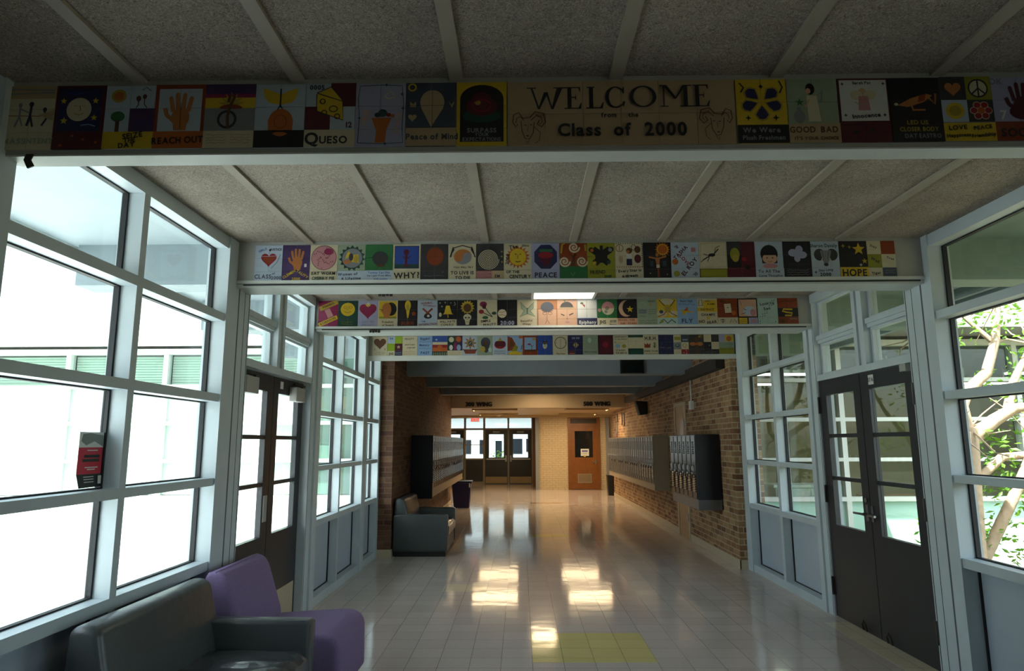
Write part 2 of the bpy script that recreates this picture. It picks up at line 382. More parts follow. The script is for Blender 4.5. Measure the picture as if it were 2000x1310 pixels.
glazing('fill_window', 'R', -1.8, 1.0, [-.4], 'unseen right window bay added to light the first tiled beam')  # unseen bay, placed and sized to brighten the first beam's tiles
glazing('window_1', 'L', 2.50, 4.46, [3.445], 'left window bay behind the black sofa, between first and second beams')
glazing('window_2', 'R', 2.50, 4.53, [3.49], 'right window bay with a tree outside, between first and second beams')
glazing('window_3', 'L', 6.74, 8.60, [7.60], 'left window bay past the double doors, between third and fourth beams')
glazing('window_4', 'R', 6.66, 8.56, [7.585], 'right window bay past the black double doors', mw=.07)
glazing('window_5', 'L', 8.80, 9.54, [], 'narrow left window past the fourth beam, against the brick')
for s, nm in (('L', 'left'), ('R', 'right')):
    post('post', s, 2.40, 2.50, nm + ' frame post under the first tiled beam')
    ya = 4.46 if s == 'L' else 4.53
    post('post', s, ya, 4.74, nm + ' frame post under the second tiled beam, before the doors')
    post('post', s, 6.60 if s == 'L' else 6.575, 6.74 if s == 'L' else 6.66, nm + ' frame post under the third tiled beam, past the doors')
    post('post', s, 8.60 if s == 'L' else 8.56, 8.80 if s == 'L' else 8.74, nm + ' frame post under the fourth tiled beam')
post('post', 'L', 9.54, 9.63, 'left end post where the glazing meets the brick')
struct('wall_right', MB().box(XR, -3.2, 0, XR + .15, -1.8, ZC).box(XR, 1.0, 0, XR + .15, 2.40, ZC), M_panel, 'plain right wall beside the camera', 'wall')
struct('wall_left', MB().box(XL - .15, -3.2, 0, XL, 2.40, ZC), M_panel, 'plain left wall behind the camera', 'wall')
struct('wall_back', MB().box(XL - .15, -3.4, 0, XR + .15, -3.2, ZC + .05), M_panel, 'wall behind the camera', 'wall')

# ------------------------------------------------------------------ double doors with transoms
def doors(s, side, n_frame, n1, n2, d):
    """black double doors; d = how far the leaves sit back from the frame face"""
    sg = -1 if s == 'L' else 1
    X = lambda q: sidex(s, q)
    y0, y1, ym = 4.90, 6.46, 5.68
    fr = thing(n_frame, (X(.05), ym, 0), 'transom window and frame over the ' + side + ' black double doors', 'window', kind='structure')
    ye = 6.60 if s == 'L' else 6.575
    for ya, yb in ((4.74, 4.90), (6.46, ye)):
        MB().box(X(.008), ya, 0, X(.16), yb, ZC).build('jamb', M_frame, fr)
    MB().box(X(.0065), 4.80, 0, X(.009), 4.804, ZC).box(X(.0065), 4.88, 0, X(.009), 4.886, 2.94).box(X(.0065), 6.475, 0, X(.009), 6.48, 2.94).build('joint', M_gasket, fr)
    MB().box(X(-.0135), 4.645, 0, X(-.011), 4.66, ZB).build('joint', mat('seam_shade_paint', '#565a66', .6), fr)  # dark strip paints the shade of the recessed seam
    MB().box(X(.012), y0, 2.165, X(.16), y1, 2.222).build('head_rail', M_frame, fr)
    MB().box(X(0), y0, 2.94, X(.16), y1, ZC).build('top_rail', M_frame, fr)
    mc = 5.61
    MB().box(X(.012), mc - .085, 2.222, X(.15), mc - .03, 2.94).box(X(.03), mc - .03, 2.222, X(.15), mc + .03, 2.94).box(X(.012), mc + .03, 2.222, X(.15), mc + .085, 2.94).build('mullion', M_frame, fr)
    for ya, yb in ((y0, mc - .085), (mc + .085, y1)):
        MB().box(X(.03), ya, 2.562, X(.12), yb, 2.606).box(X(.045), ya, 2.53, X(.12), yb, 2.562).build('transom_bar', M_frame, fr)
        for za, zb in ((2.222, 2.53), (2.606, 2.94)):
            pn = MB().box(X(.098), ya + .03, za + .02, X(.104), yb - .03, zb - .02).build('pane', M_glass, fr)
            MB().box(X(.07), ya, za, X(.12), ya + .03, zb).box(X(.07), yb - .03, za, X(.12), yb, zb).box(X(.07), ya + .03, za, X(.12), yb - .03, za + .02).box(X(.07), ya + .03, zb - .02, X(.12), yb - .03, zb).build('sash', M_frame, pn)
    for li, (nm, ya, yb, ga, gb) in enumerate(((n1, y0, ym - .002, 5.02, 5.54), (n2, ym + .002, y1, 5.80, 6.32))):
        lab = ('near' if li == 0 else 'far') + ' leaf of the ' + side + ' black double doors, three panes'
        D = thing(nm, (X(d + .02), (ya + yb)/2, 0), lab, 'door', 'leaves of the ' + side + ' double doors', 'structure')
        a, c = X(d), X(d + .045)
        lf = MB().box(a, ya + .003, .008, c, ga, 2.16).box(a, gb, .008, c, yb - .003, 2.16).box(a, ga, .008, c, gb, .83).box(a, ga, 2.02, c, gb, 2.16)
        lf.box(X(d + .006), ga, 1.235, X(d + .04), gb, 1.268).box(X(d + .006), ga, 1.622, X(d + .04), gb, 1.655)
        lf.build('leaf', M_black, D)
        for za, zb in ((.83, 1.235), (1.268, 1.622), (1.655, 2.02)):
            MB().box(X(d + .02), ga, za, X(d + .026), gb, zb).build('pane', M_glass, D)
        hy = ya if li == 0 else yb
        if s == 'R':
            for hz in (1.93, 1.10, .27):
                MB().tube([(X(d - .012), hy, hz - .08), (X(d - .012), hy, hz + .08)], .011).box(X(d - .004), hy - .03, hz - .08, X(d + .001), hy + .03, hz + .08).build('hinge', M_bronze, D)
            bx = 5.60 if li == 0 else 5.84            # ring shaped holder low on the leaf
            by = 5.52 if li == 0 else 5.90
            MB().tube([(X(d - .02), by - .028, .02), (X(d - .03), by - .028, .07), (X(d - .03), by, .098), (X(d - .03), by + .028, .07), (X(d - .02), by + .028, .02)], .008).build('door_holder', M_bronze, D)
        else:
            cy = 5.05 if li == 0 else 6.18
            MB().rbox(X(d - .075), cy - .12, 1.97, X(d), cy + .12, 2.10, .008).build('door_closer', M_greybox, D)
            MB().box(X(d - .06), cy - .13, 2.115, X(d - .035), cy + .16, 2.13).box(X(d - .05), cy + .1, 2.10, X(d - .03), cy + .13, 2.12).build('closer_arm', M_bronze, D)
            if li == 1:
                MB().box(X(d - .004), ya + .05, .03, X(d), yb - .05, .33).build('kick_plate', M_cream, D)
                MB().box(X(d - .003), 5.83, 2.065, X(d), 5.90, 2.13).build('sticker', M_white, D)
            else:
                MB().box(X(d - .012), 5.56, .95, X(d), 5.63, 1.16).build('push_plate', M_greybox, D)
        if s == 'R' and li == 1:
            MB().box(X(d - .01), 5.705, .93, X(d), 5.745, 1.06).tube([(X(d - .01), 5.725, .985), (X(d - .05), 5.725, .985)], .012).tube([(X(d - .05), 5.725, .985), (X(d - .055), 5.86, .985)], .01).tube([(X(d - .008), 5.725, 1.10), (X(d - .016), 5.725, 1.10)], .02).build('door_handle', M_steel, D)
        if s == 'R' and li == 0:
            MB().box(X(d - .01), 5.625, .93, X(d), 5.66, 1.06).tube([(X(d - .01), 5.64, .985), (X(d - .05), 5.64, .985)], .012).tube([(X(d - .05), 5.64, .985), (X(d - .055), 5.52, .985)], .01).build('door_handle', M_steel, D)
            nb = MB().box(X(d - .003), 5.455, 2.05, X(d), 5.535, 2.13, 0)
            tv, tf = text2d('57A', 0, 0, .044)
            nb.add([(X(d - .0045), 5.495 - u, 2.09 + w) for u, w in tv], tf, 1)
            nb.build('number_plate', [M_white, M_black], D, fix=False)
            MB().box(X(d - .05), 4.905, 2.10, X(d), 4.985, 2.155).build('closer_bracket', M_greybox, D)
doors('L', 'left', 'window_6', 'door_1', 'door_2', .085)
doors('R', 'right', 'window_7', 'door_3', 'door_4', .022)

# ------------------------------------------------------------------ hall beyond: brick walls, beams, header, lobby
BXL, BXR = -1.84, 2.78
struct('wall_brick_left', MB().box(BXL - .30, 9.63, 0, BXL, 17.72, ZC), M_brickL, 'brown brick wall behind the left lockers', 'wall')
struct('wall_brick_right', MB().box(BXR, 8.745, 0, BXR + .35, 12.645, ZC).box(BXR + .022, 12.645, 0, BXR + .35, 20.3, ZC), M_brickR, 'tan brick wall behind the right lockers', 'wall')
struct('baseboard_left', MB().box(BXL, 9.62, 0, BXL + .012, 17.73, .11).box(XL - .02, 9.618, 0, BXL + .012, 9.63, .11), M_cream, 'cream baseboard of the left brick wall', 'baseboard')
struct('baseboard_right', MB().box(BXR - .012, 8.735, 0, BXR, 11.19, .11).box(BXR - .012, 11.99, 0, BXR, 12.645, .11).box(BXR + .01, 12.645, 0, BXR + .022, 20.3, .11).box(BXR - .012, 8.735, 0, XR, 8.745, .11), M_cream, 'cream baseboard of the right brick wall', 'baseboard')
M_hall = mat('hall_grey_paint', '#8b9498', .6, noise=.12, nscale=4)
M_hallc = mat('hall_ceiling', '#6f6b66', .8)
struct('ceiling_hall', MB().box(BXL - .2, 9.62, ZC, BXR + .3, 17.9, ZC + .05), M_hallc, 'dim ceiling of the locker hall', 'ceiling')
for k, y in enumerate((10.64, 12.96, 15.18)):
    struct('beam', MB().box(BXL, y, 2.67 + .01*k, BXR + .02, y + .28, ZC), M_hall, ordn[k] + ' plain grey ceiling beam in the locker hall', 'beam')
M_head = mat('header_paint', '#a08e74', .6)
hd = MB().box(-5.2, 17.6, 2.5, 5.2, 17.9, ZC)
struct('wall_header', hd, M_head, 'tan header wall carrying the wing names', 'wall')
for nm, tx, cx, lab in (('wing_lettering', '300 WING', -1.10, 'black letters 300 WING on the header, above the exit doors'), ('wing_lettering', '500 WING', 2.03, 'black letters 500 WING on the header, toward the right wall')):
    q = MB(); tv, tf = text2d(tx, 0, 0, .155, sx=.92, gap=.07)
    # raised letters: front faces plus side walls
    for dx_ in (-.010, -.005, 0, .005, .010): q.add([(cx + u + dx_, 17.588 + abs(dx_)*.05, 2.60 + w) for u, w in tv], tf)
    tv0 = len(tv); ec = {}
    for f in tf:
        for a, b_ in zip(f, f[1:] + f[:1]): ec[(a, b_)] = 1
    o = len(q.v); q.v += [(cx + u, 17.6, 2.60 + w) for u, w in tv]
    for (a, b_) in ec:
        if (b_, a) not in ec: q.f.append([a + tv0, b_ + tv0, b_ + o, a + o]); q.m.append(0)
    tag(q.build(nm, mat('black_letters', '#141312', .5), fix=False), lab, 'sign', 'wing name letters on the header')
M_lobby = mat('lobby_paint', '#b09b76', .6)
struct('ceiling_lobby', MB().box(-5.2, 17.9, 2.52, 5.2, 23.0, 2.6).box(-5.2, 23.0, 2.45, 5.2, 23.35, 2.6).box(-5.2, 23.35, 2.6, 5.2, 26.5, 2.68), M_lobby, 'low tan ceiling of the exit lobby', 'ceiling')
struct('wall_lobby_left', MB().box(-5.35, 17.6, 0, -5.2, 26.5, 2.68), M_lobby, 'left end wall of the exit lobby', 'wall')
struct('wall_lobby_right', MB().box(5.2, 17.6, 0, 5.35, 23.4, 2.68), M_lobby, 'right end wall of the exit lobby', 'wall')
struct('wall_lobby_front', MB().box(-5.2, 17.72, 0, BXL - .3, 17.9, 2.52).box(BXR + .35, 20.1, 0, 5.2, 20.3, 2.52), M_lobby, 'walls on the hall side of the lobby wings', 'wall')
struct('wall_white', MB().box(.62, 23.2, 0, 1.64, 23.4, 2.45).box(2.74, 23.2, 0, 5.2, 23.4, 2.45).box(.62, 23.4, 0, .82, 26.4, 2.6), M_brickW, 'cream painted brick wall beside the wooden door', 'wall')
struct('trim_8', MB().box(.44, 24.7, 0, .56, 24.85, 2.6), mat('brown_stained_post', '#5a3618', .5), 'brown wooden post beside the exit doors', 'post')
struct('trim_9', MB().box(.52, 23.12, 0, .64, 23.24, 2.45).box(2.95, 23.1, 0, 3.07, 23.2, 2.45), mat('grey_steel_column', '#7c8288', .5), 'grey columns at the ends of the cream brick wall', 'column')

# wooden door
D = thing('door_5', (2.19, 23.2, 0), 'orange wooden door with window and vent, in the cream brick wall', 'door', kind='structure')
MB().box(1.64, 23.14, 0, 1.73, 23.3, 2.45).box(2.65, 23.14, 0, 2.74, 23.3, 2.45).box(1.73, 23.14, 2.17, 2.65, 23.3, 2.24).box(1.73, 23.14, 2.41, 2.65, 23.3, 2.45).build('frame', M_wood, D)
MB().box(1.73, 23.2, 2.24, 2.65, 23.22, 2.41).build('transom_panel', mat('dark_panel', '#2b211a', .5), D)
MB().box(1.73, 23.18, .01, 1.88, 23.225, 2.17).box(2.50, 23.18, .01, 2.65, 23.225, 2.17).box(1.88, 23.18, .01, 2.50, 23.225, 1.08).box(1.88, 23.18, 1.98, 2.50, 23.225, 2.17).build('leaf', M_wood, D)
MB().box(1.88, 23.2, 1.08, 2.50, 23.208, 1.98).build('pane', M_darkgl, D)
vt = MB().box(1.96, 23.165, .22, 2.44, 23.18, .25).box(1.96, 23.165, .50, 2.44, 23.18, .53).box(1.96, 23.165, .25, 1.99, 23.18, .5).box(2.41, 23.165, .25, 2.44, 23.18, .5)
for k in range(9): vt.box(1.99, 23.168, .255 + k*.0275, 2.41, 23.18, .27 + k*.0275)
vt.build('vent', mat('vent_metal', '#8d8068', .5), D)
MB().box(2.56, 23.17, .86, 2.62, 23.18, 1.0).tube([(2.59, 23.17, .93), (2.59, 23.13, .93), (2.48, 23.12, .93)], .014).build('door_handle', M_steel, D)
pn = MB().box(2.08, 23.19, 1.13, 2.36, 23.199, 1.37, 0)
for k, (t_, z_, s_) in enumerate((('OPEN', 1.30, .08),)):
    pn.box(2.12, 23.188, 1.26, 2.32, 23.19, 1.33, 1)
pn.box(2.12, 23.188, 1.20, 2.30, 23.19, 1.215, 1).box(2.18, 23.187, 1.10, 2.25, 23.19, 1.16, 2)
tag(pn.build('paper_notice', [M_white, mat('notice_ink', '#6a6aa0', .7), mat('yellow_note', '#c9b86a', .7)]), 'white paper notice taped inside the wooden door window', 'notice')

struct('light_stop', MB().box(1.5, 23.5, 0, 2.9, 23.6, 2.6).box(1.5, 23.4, 0, 1.6, 23.5, 2.6).box(2.8, 23.4, 0, 2.9, 23.5, 2.6), M_dark, 'unseen dark box added to stop light leaking past the wooden door', 'wall')  # unseen box added to block a light leak under the door
# exit doors and their glazed frame
YE = 26.4
fr = thing('window_10', (-1.2, YE, 0), 'glazed frame with transoms around the exit doors', 'window', kind='structure')
M_bfr = mat('beige_frame', '#8f8672', .5)
for xa, xb in ((-3.22, -3.12), (-2.23, -2.15), (-1.47, -1.39), (-.51, -.44), (.44, .56)):
    MB().box(xa, YE - .05, 0, xb, YE + .05, 2.6).build('mullion', M_bfr, fr)
for xa, xb in ((-3.12, -2.23), (-2.15, -1.47), (-1.39, -.51), (-.44, .44)):
    MB().box(xa, YE - .045, 2.09, xb, YE + .045, 2.16).build('rail', M_bfr, fr)
    MB().box(xa, YE - .045, 2.55, xb, YE + .045, 2.6).build('rail', M_bfr, fr)
    MB().box(xa, YE, 2.16, xb, YE + .006, 2.55).build('pane', M_glass, fr)
MB().box(-2.15, YE - .04, .93, -1.47, YE + .04, .99).box(-2.15, YE - .02, 1.50, -1.47, YE + .02, 1.525).box(-2.15, YE - .04, 0, -1.47, YE + .04, .10).build('rail', M_bfr, fr)
MB().box(-2.15, YE - .02, .10, -1.47, YE + .02, .93).build('lower_panel', M_black, fr)
MB().box(-2.15, YE, .99, -1.47, YE + .006, 2.09).build('pane', M_glass, fr)
struct('wall_exit', MB().box(-5.2, YE - .06, 0, -3.22, YE + .1, 2.68).box(.56, YE - .06, 0, .82, YE + .1, 2.68), M_lobby, 'wall beside the exit doors', 'wall')
for nm, xa, xb, hs, lab in (('door_6', -3.12, -2.23, 1, 'black exit door mostly hidden behind the left brick wall'), ('door_7', -1.39, -.51, 1, 'left one of the pair of black exit doors'), ('door_8', -.44, .44, -1, 'right one of the pair of black exit doors, beside the brown post')):
    D = thing(nm, ((xa + xb)/2, YE, 0), lab, 'door', 'black exit doors', 'structure')
    g0, g1 = xa + .15, xb - .15
    MB().box(xa, YE - .025, .001, g0, YE + .025, 2.09).box(g1, YE - .025, .001, xb, YE + .025, 2.09).box(g0, YE - .025, .001, g1, YE + .025, 1.02).box(g0, YE - .025, 1.92, g1, YE + .025, 2.09).build('leaf', M_black, D)
    MB().box(g0, YE - .003, 1.02, g1, YE + .003, 1.92).build('pane', M_glass, D)
    MB().box(xa + .02, YE - .032, .03, xb - .02, YE - .025, .28).build('kick_plate', mat('kick_plate', '#a08c68', .4, .4), D)
    MB().box(xa + .05, YE - .09, .93, xb - .05, YE - .05, .99).box(xa + .05, YE - .07, .93, xa + .1, YE - .025, .99).box(xb - .1, YE - .07, .93, xb - .05, YE - .025, .99).build('push_bar', M_steel, D)
    hx = xb - .06 if hs > 0 else xa + .06
    MB().box(hx - .03, YE - .075, .86, hx + .03, YE - .025, 1.10).build('latch_case', M_steel, D)
    MB().rbox((xa + xb)/2 - .14, YE - .085, 1.97, (xa + xb)/2 + .14, YE - .025, 2.04, .01).build('door_closer', M_greybox, D)

# exit sign
E_ = thing('exit_sign', (-1.63, 24.0, 2.6), 'red lit EXIT sign hanging in front of the exit transom', 'sign')
MB().box(-1.785, 23.98, 2.335, -1.475, 24.02, 2.485).build('housing', mat('sign_white', '#d9d0c8', .5, emit='#ffd9d0', estr=.06), E_)
q = MB(); tv, tf = text2d('EXIT', 0, 0, .14, sx=.85, gap=.1); q.add([(-1.63 + u, 23.977, 2.41 + w) for u, w in tv], tf)
q.build('letters', mat('exit_red', '#e0261c', .5, emit='#ff2a1c', estr=.22), E_, fix=False)
MB().tube([(-1.63, 24, 2.485), (-1.63, 24, 2.6)], .012).build('stem', M_greybox, E_)
# ceiling smoke detector in lobby
MB().lathe((-.75, 21.5, 2.52), [(0, -.045), (.05, -.045), (.065, -.02), (.07, 0)], n=20)
tag(MB().lathe((-.72, 22.2, 2.52), [(0.001, -.05), (.06, -.05), (.085, -.02), (.09, 0)], n=20).build('smoke_detector', M_beige), 'round smoke detector on the lobby ceiling', 'smoke detector')

# ------------------------------------------------------------------ lamps
def troffer(x0, y0, x1, y1, z, label, group=None, drop=.05, rec=None, mf=None, ml=None):
    L = thing('ceiling_light', ((x0 + x1)/2, (y0 + y1)/2, z), label, 'ceiling light', group)
    w = .025
    fq = MB().box(x0, y0, z - drop, x0 + w, y1, z).box(x1 - w, y0, z - drop, x1, y1, z).box(x0 + w, y0, z - drop, x1 - w, y0 + w, z)
    fq.box(x0 + w, y1 - w, z - (drop if rec is None else .008), x1 - w, y1, z)
    fq.build('frame', mf or M_white, L)
    zd = z - drop + .006 if rec is None else z - drop + rec
    MB().box(x0 + w, y0 + w, zd, x1 - w, y1 - w, zd + .004).build('diffuser', ml or M_lamp, L)
troffer(.115, 5.26, .745, 6.484, ZC - .001, 'bright fluorescent ceiling light behind the second tiled beam', drop=.024)
troffer(.22, 15.75, .84, 16.97, ZC, 'fluorescent ceiling light before the wing name header', ml=M_warm)
g_ = 'fluorescent lights in the lobby ceiling'
troffer(-1.33, 18.3, -.08, 18.9, 2.52, 'lobby ceiling light, nearer of the two on the left', g_, rec=.045, mf=M_lobby, ml=M_warm)
troffer(1.25, 18.3, 2.45, 18.9, 2.52, 'lobby ceiling light, nearer of the two on the right', g_, rec=.045, mf=M_lobby, ml=M_warm)
troffer(-1.33, 21.3, -.08, 21.9, 2.52, 'lobby ceiling light, farther of the two on the left', g_, rec=.045, mf=M_lobby, ml=M_warm)
troffer(1.25, 21.3, 2.45, 21.9, 2.52, 'lobby ceiling light, farther of the two on the right', g_, rec=.045, mf=M_lobby, ml=M_warm)

# ------------------------------------------------------------------ outside: the two classroom wings, courtyard plants
M_bld = mat('wing_panel', '#d8dad4', .6)
M_blind = mat('window_blind', '#8fa598', .6)
M_tealgl = mat('teal_glass_tone', '#5c7b70', .8, noise=.3, nscale=5)
M_mint = mat('mint_lower_panel', '#a9cfc2', .5)
M_classceil = mat('classroom_ceiling', '#6e6d66', .8)
def wing(name, side, y, x0, x1, lowmat, label, backmat, blind, over=.95):
    sg = 1 if x1 > x0 else -1
    W = thing(name, ((x0 + x1)/2, y, 0), label, 'building', kind='structure')
    n_ = 8; dx = (x1 - x0)/n_
    xs0, xs1 = min(x0, x1), max(x0, x1)
    fr = MB()
    for za, zb in BARS: fr.box(xs0, y, za, xs1, y + .12, zb)
    for k in range(n_ + 1): fr.box(x0 + dx*k - .035, y - .002, 0, x0 + dx*k + .035, y + .12, ZC)
    fr.build('window_frame', M_ext, W)
    for k in range(n_):
        xa, xb = x0 + dx*k + .035*sg, x0 + dx*(k+1) - .035*sg
        MB().box(xa, y + .06, .09, xb, y + .08, .77).build('lower_panel', lowmat, W)
        MB().box(xa, y + .07, .83, xb, y + .075, 2.94).build('pane', M_glass, W)
        if blind:
            xm = xa if k else xa - .72
            MB().box(xm, y + .10, .84, xb, y + .104, 2.42).build('white_glare_sheet', M_bld, W)  # white sheets added behind the glass so the lower panes blow out
            if k == 0: MB().box(xa, y + .13, .84, xm, y + .134, 2.93).build('teal_glass_sheet', M_tealgl, W)  # green sheet stands in for dark teal reflecting glass
            q = MB()
            zt = 2.92; zb_ = 2.45
            nn = int((zt - zb_)/.04)
            for j in range(nn): q.box(xa, y + .15, zt - .04*j - .034, xb, y + .165, zt - .04*j)
            q.build('blind', M_blind, W)
    MB().box(xs0, y + 5.6, -.1, xs1, y + 5.7, ZC).box(x1 - .1*sg, y + .12, -.1, x1, y + 5.6, ZC).box(x0 + .005*sg, y + .12, -.1, x0 + .1*sg, y + 5.6, ZC).build('room_wall', backmat, W)
    MB().box(xs0, y, -.3, xs1, y + 5.7, 0).build('room_floor', M_conc, W)
    MB().box(xs0, y + .12, ZC, xs1, y + 5.7, ZC + .05).build('room_ceiling', M_classceil, W)
    MB().box(xs0, y - over, ZC + .05, xs1, y + 5.9, ZC + .32).build('roof', M_roof, W)
    MB().box(xs0, y - over - .05, ZC + .01, xs1, y - over, ZC + .34).build('fascia', M_ext, W)
    return W
W1 = wing('classroom_wing', 'L', 9.95, -2.4, -14.4, M_bld, 'sunlit white classroom wing across the left courtyard', M_bld, True, over=.22)
W2 = wing('classroom_wing', 'R', 9.42, 3.28, 13.3, M_mint, 'classroom wing with pale mint panels across the right courtyard', M_yellowwall, False)
for k, (x, y) in enumerate(((4.6, 11.2), (6.6, 11.2), (8.8, 11.2), (4.6, 13.2), (6.9, 13.2), (9.2, 13.2))):
    L = thing('classroom_light', (x, y, ZC), 'fluorescent tube light inside the right classroom, ' + ['near row first', 'near row second', 'near row third', 'far row first', 'far row second', 'far row third'][k] + ' from the corridor', 'ceiling light', 'classroom tube lights')
    MB().box(x - .62, y - .07, ZC - .30, x + .62, y + .07, ZC - .24).box(x - .4, y - .01, ZC - .24, x - .38, y + .01, ZC).box(x + .38, y - .01, ZC - .24, x + .4, y + .01, ZC).build('housing', M_white, L)
    MB().box(x - .6, y - .055, ZC - .33, x + .6, y + .055, ZC - .30).build('tube', M_tube, L)
C_ = thing('cabinet', (4.25, 10.2, 0), 'low white cabinet inside the right classroom window', 'cabinet')
MB().box(3.75, 10.0, .08, 4.75, 10.45, .92).box(3.8, 10.04, 0, 4.7, 10.42, .08).build('body', M_ext, C_)
MB().box(3.71, 9.97, .92, 4.79, 10.48, .96).build('top', M_white, C_)
for k in range(2):
    d_ = MB().box(3.77 + .49*k, 9.985, .11, 4.24 + .49*k, 10.0, .90).build('door', M_ext, C_)
    MB().box(4.17 + .10*k, 9.975, .5, 4.19 + .10*k, 9.985, .62).build('handle', M_steel, d_)
T_ = thing('classroom_table', (6.2, 10.9, 0), 'table inside the right classroom, past the cabinet', 'table')
MB().rbox(5.5, 10.5, .70, 6.9, 11.2, .74, .01).build('tabletop', M_oldwood, T_)
for x in (5.55, 6.85):
    for y in (10.55, 11.15): MB().tube([(x, y, 0), (x, y, .70)], .02).build('leg', M_steel, T_)

# crape myrtle outside the right window
bark = mat('pale_bark', '#b49c80', .8, noise=.4, nscale=14, bump=.4, bscale=20)
leafm = bpy.data.materials.new('leaf_green'); leafm.use_nodes = True
_n = leafm.node_tree.nodes; _l = leafm.node_tree.links; _b = _n['Principled BSDF']; _b.inputs['Base Color'].default_value = lin('#5f8a2f'); _b.inputs['Roughness'].default_value = .5
_t = _n.new('ShaderNodeBsdfTranslucent'); _t.inputs['Color'].default_value = lin('#8fbf3c'); _m = _n.new('ShaderNodeMixShader'); _m.inputs[0].default_value = .4
_l.new(_b.outputs[0], _m.inputs[1]); _l.new(_t.outputs[0], _m.inputs[2]); _l.new(_m.outputs[0], _n['Material Output'].inputs[0])
def leaves(q, c, R, count, rng, size=.05):
    for _ in range(count):
        d = Vector((rng.gauss(0, 1), rng.gauss(0, 1), rng.gauss(0, 1))); d.normalize(); p = Vector(c) + d * R * rng.random() ** .5
        a = Vector((rng.gauss(0, 1), rng.gauss(0, 1), rng.gauss(0, .5))).normalized(); b = a.cross(Vector((rng.gauss(0, 1), rng.gauss(0, 1), rng.gauss(0, 1)))).normalized()
        s = size * (.6 + .8 * rng.random()); w = s * .42; u = a.cross(b) * s * .12
        q.add([p - a*s, p + b*w + u, p + a*s, p - b*w + u], [(0, 1, 2), (0, 2, 3)])
TX, TY = 4.62, 7.0
def tree(name, x, y, label, trunks, leafpts, seed, cut=1.0, lsz=.05):
    rng = random.Random(seed)
    T = thing(name, (x, y, -.13), label, 'tree')
    q = MB()
    for pts, rs in trunks: q.tube([(x + a, y + b, z) for a, b, z in pts], rs, n=10)
    # twigs
    ends = [Vector((x + t[0][-1][0], y + t[0][-1][1], t[0][-1][2])) for t in trunks]
    for e in ends:
        for _ in range(9):
            d = Vector((rng.gauss(0, .35), rng.gauss(0, .35), rng.gauss(.15, .3)))
            m_ = e + d*.5 + Vector((rng.gauss(0, .05), 0, rng.gauss(0, .05)))
            q.tube([e, m_, e + d], [.012, .008, .003], n=5)
    q.build('trunk', bark, T, smooth=True)
    lf = MB()
    if cut != 1: leafpts = [(a, b, z, R, int(c_*cut)) for a, b, z, R, c_ in leafpts]
    for (a, b, z, R, cnt) in leafpts: leaves(lf, (x + a, y + b, z), R, cnt, rng, lsz)
    lf.build('foliage', leafm, T, fix=False)
tree('crape_myrtle', TX, TY, 'crape myrtle with pale forked trunk outside the right window',
     [([(-.06, 0, -.15), (-.03, 0, .4), (0, 0, 1.0), (.03, 0, 1.45), (.05, 0, 1.72)], [.11, .10, .092, .088, .08]),
      ([(.03, 0, 1.62), (.02, .03, 1.95), (.10, .05, 2.1), (.33, .05, 2.3), (.45, .03, 2.65), (.55, 0, 3.3)], [.075, .06, .06, .055, .045, .02]),
      ([(.05, 0, 1.60), (.30, -.03, 1.80), (.50, -.05, 1.92), (.75, -.1, 1.95)], [.075, .065, .055, .03]),
      ([(.42, -.04, 1.85), (.55, -.02, 2.2), (.8, 0, 2.6)], [.05, .04, .02]),
      ([(.03, 0, 1.5), (-.18, .05, 1.75), (-.22, .1, 2.2), (-.2, .1, 2.8)], [.055, .045, .035, .012]),
      ([(-.02, 0, .3), (.22, -.05, .75), (.42, -.1, 1.15), (.60, -.1, 1.5), (.95, -.1, 1.7)], [.06, .055, .05, .04, .02]),
      ([(.10, .02, 1.2), (.35, 0, 1.42), (.7, 0, 1.45), (.95, 0, 1.40)], [.04, .045, .04, .02]),
      ([(.45, .03, 2.6), (.2, .1, 2.9), (.05, .1, 3.2)], [.03, .02, .008])],
     [(.35, .1, 1.25, .30, 130), (.6, 0, .95, .32, 120), (.2, 0, .7, .22, 60), (.75, 0, 1.7, .3, 110), (.3, 0, 1.6, .2, 50), (.5, .1, 2.2, .28, 60), (.9, 0, 2.3, .35, 110), (-.15, .1, 2.6, .25, 70), (.35, .1, 2.95, .4, 120), (.8, .1, 3.1, .4, 120), (.5, -.1, .45, .25, 70), (.1, .1, 1.1, .15, 30)], 3, 1.1, .036)
tree('crape_myrtle', 6.6, 7.6, 'slender leafy tree standing behind the forked crape myrtle',
     [([(0, 0, -.15), (.05, 0, .8), (0, .05, 1.7), (.1, .1, 2.6), (.1, .1, 3.4)], [.07, .06, .05, .04, .02]), ([(0, .05, 1.5), (-.4, 0, 2.1), (-.7, 0, 2.7)], [.04, .03, .015]), ([(.02, 0, 1.2), (.4, 0, 1.9), (.7, 0, 2.5)], [.04, .03, .015])],
     [(-.3, 0, 1.6, .5, 160), (.3, 0, 1.9, .5, 180), (0, 0, 2.6, .6, 200), (-.6, 0, 2.6, .4, 120), (.7, 0, 2.6, .4, 120), (.2, 0, 1.1, .4, 120)], 5, .8, .04)
def shrub(x, y, z, R, label, seed, cnt=420):
    rng = random.Random(seed); T = thing('shrub', (x, y, -.13), label, 'shrub', 'shrubs in the courtyards')
    MB().tube([(x, y, -.13), (x, y, z)], .03).build('stem', bark, T)
    q = MB(); leaves(q, (x, y, z), R, cnt, rng, .07); q.build('foliage', leafm, T, fix=False)
shrub(5.4, 8.6, .35, .45, 'low shrub right of the forked tree in the right courtyard', 12)
shrub(-.9, 31, .5, .8, 'shrub beyond the left exit door', 13)
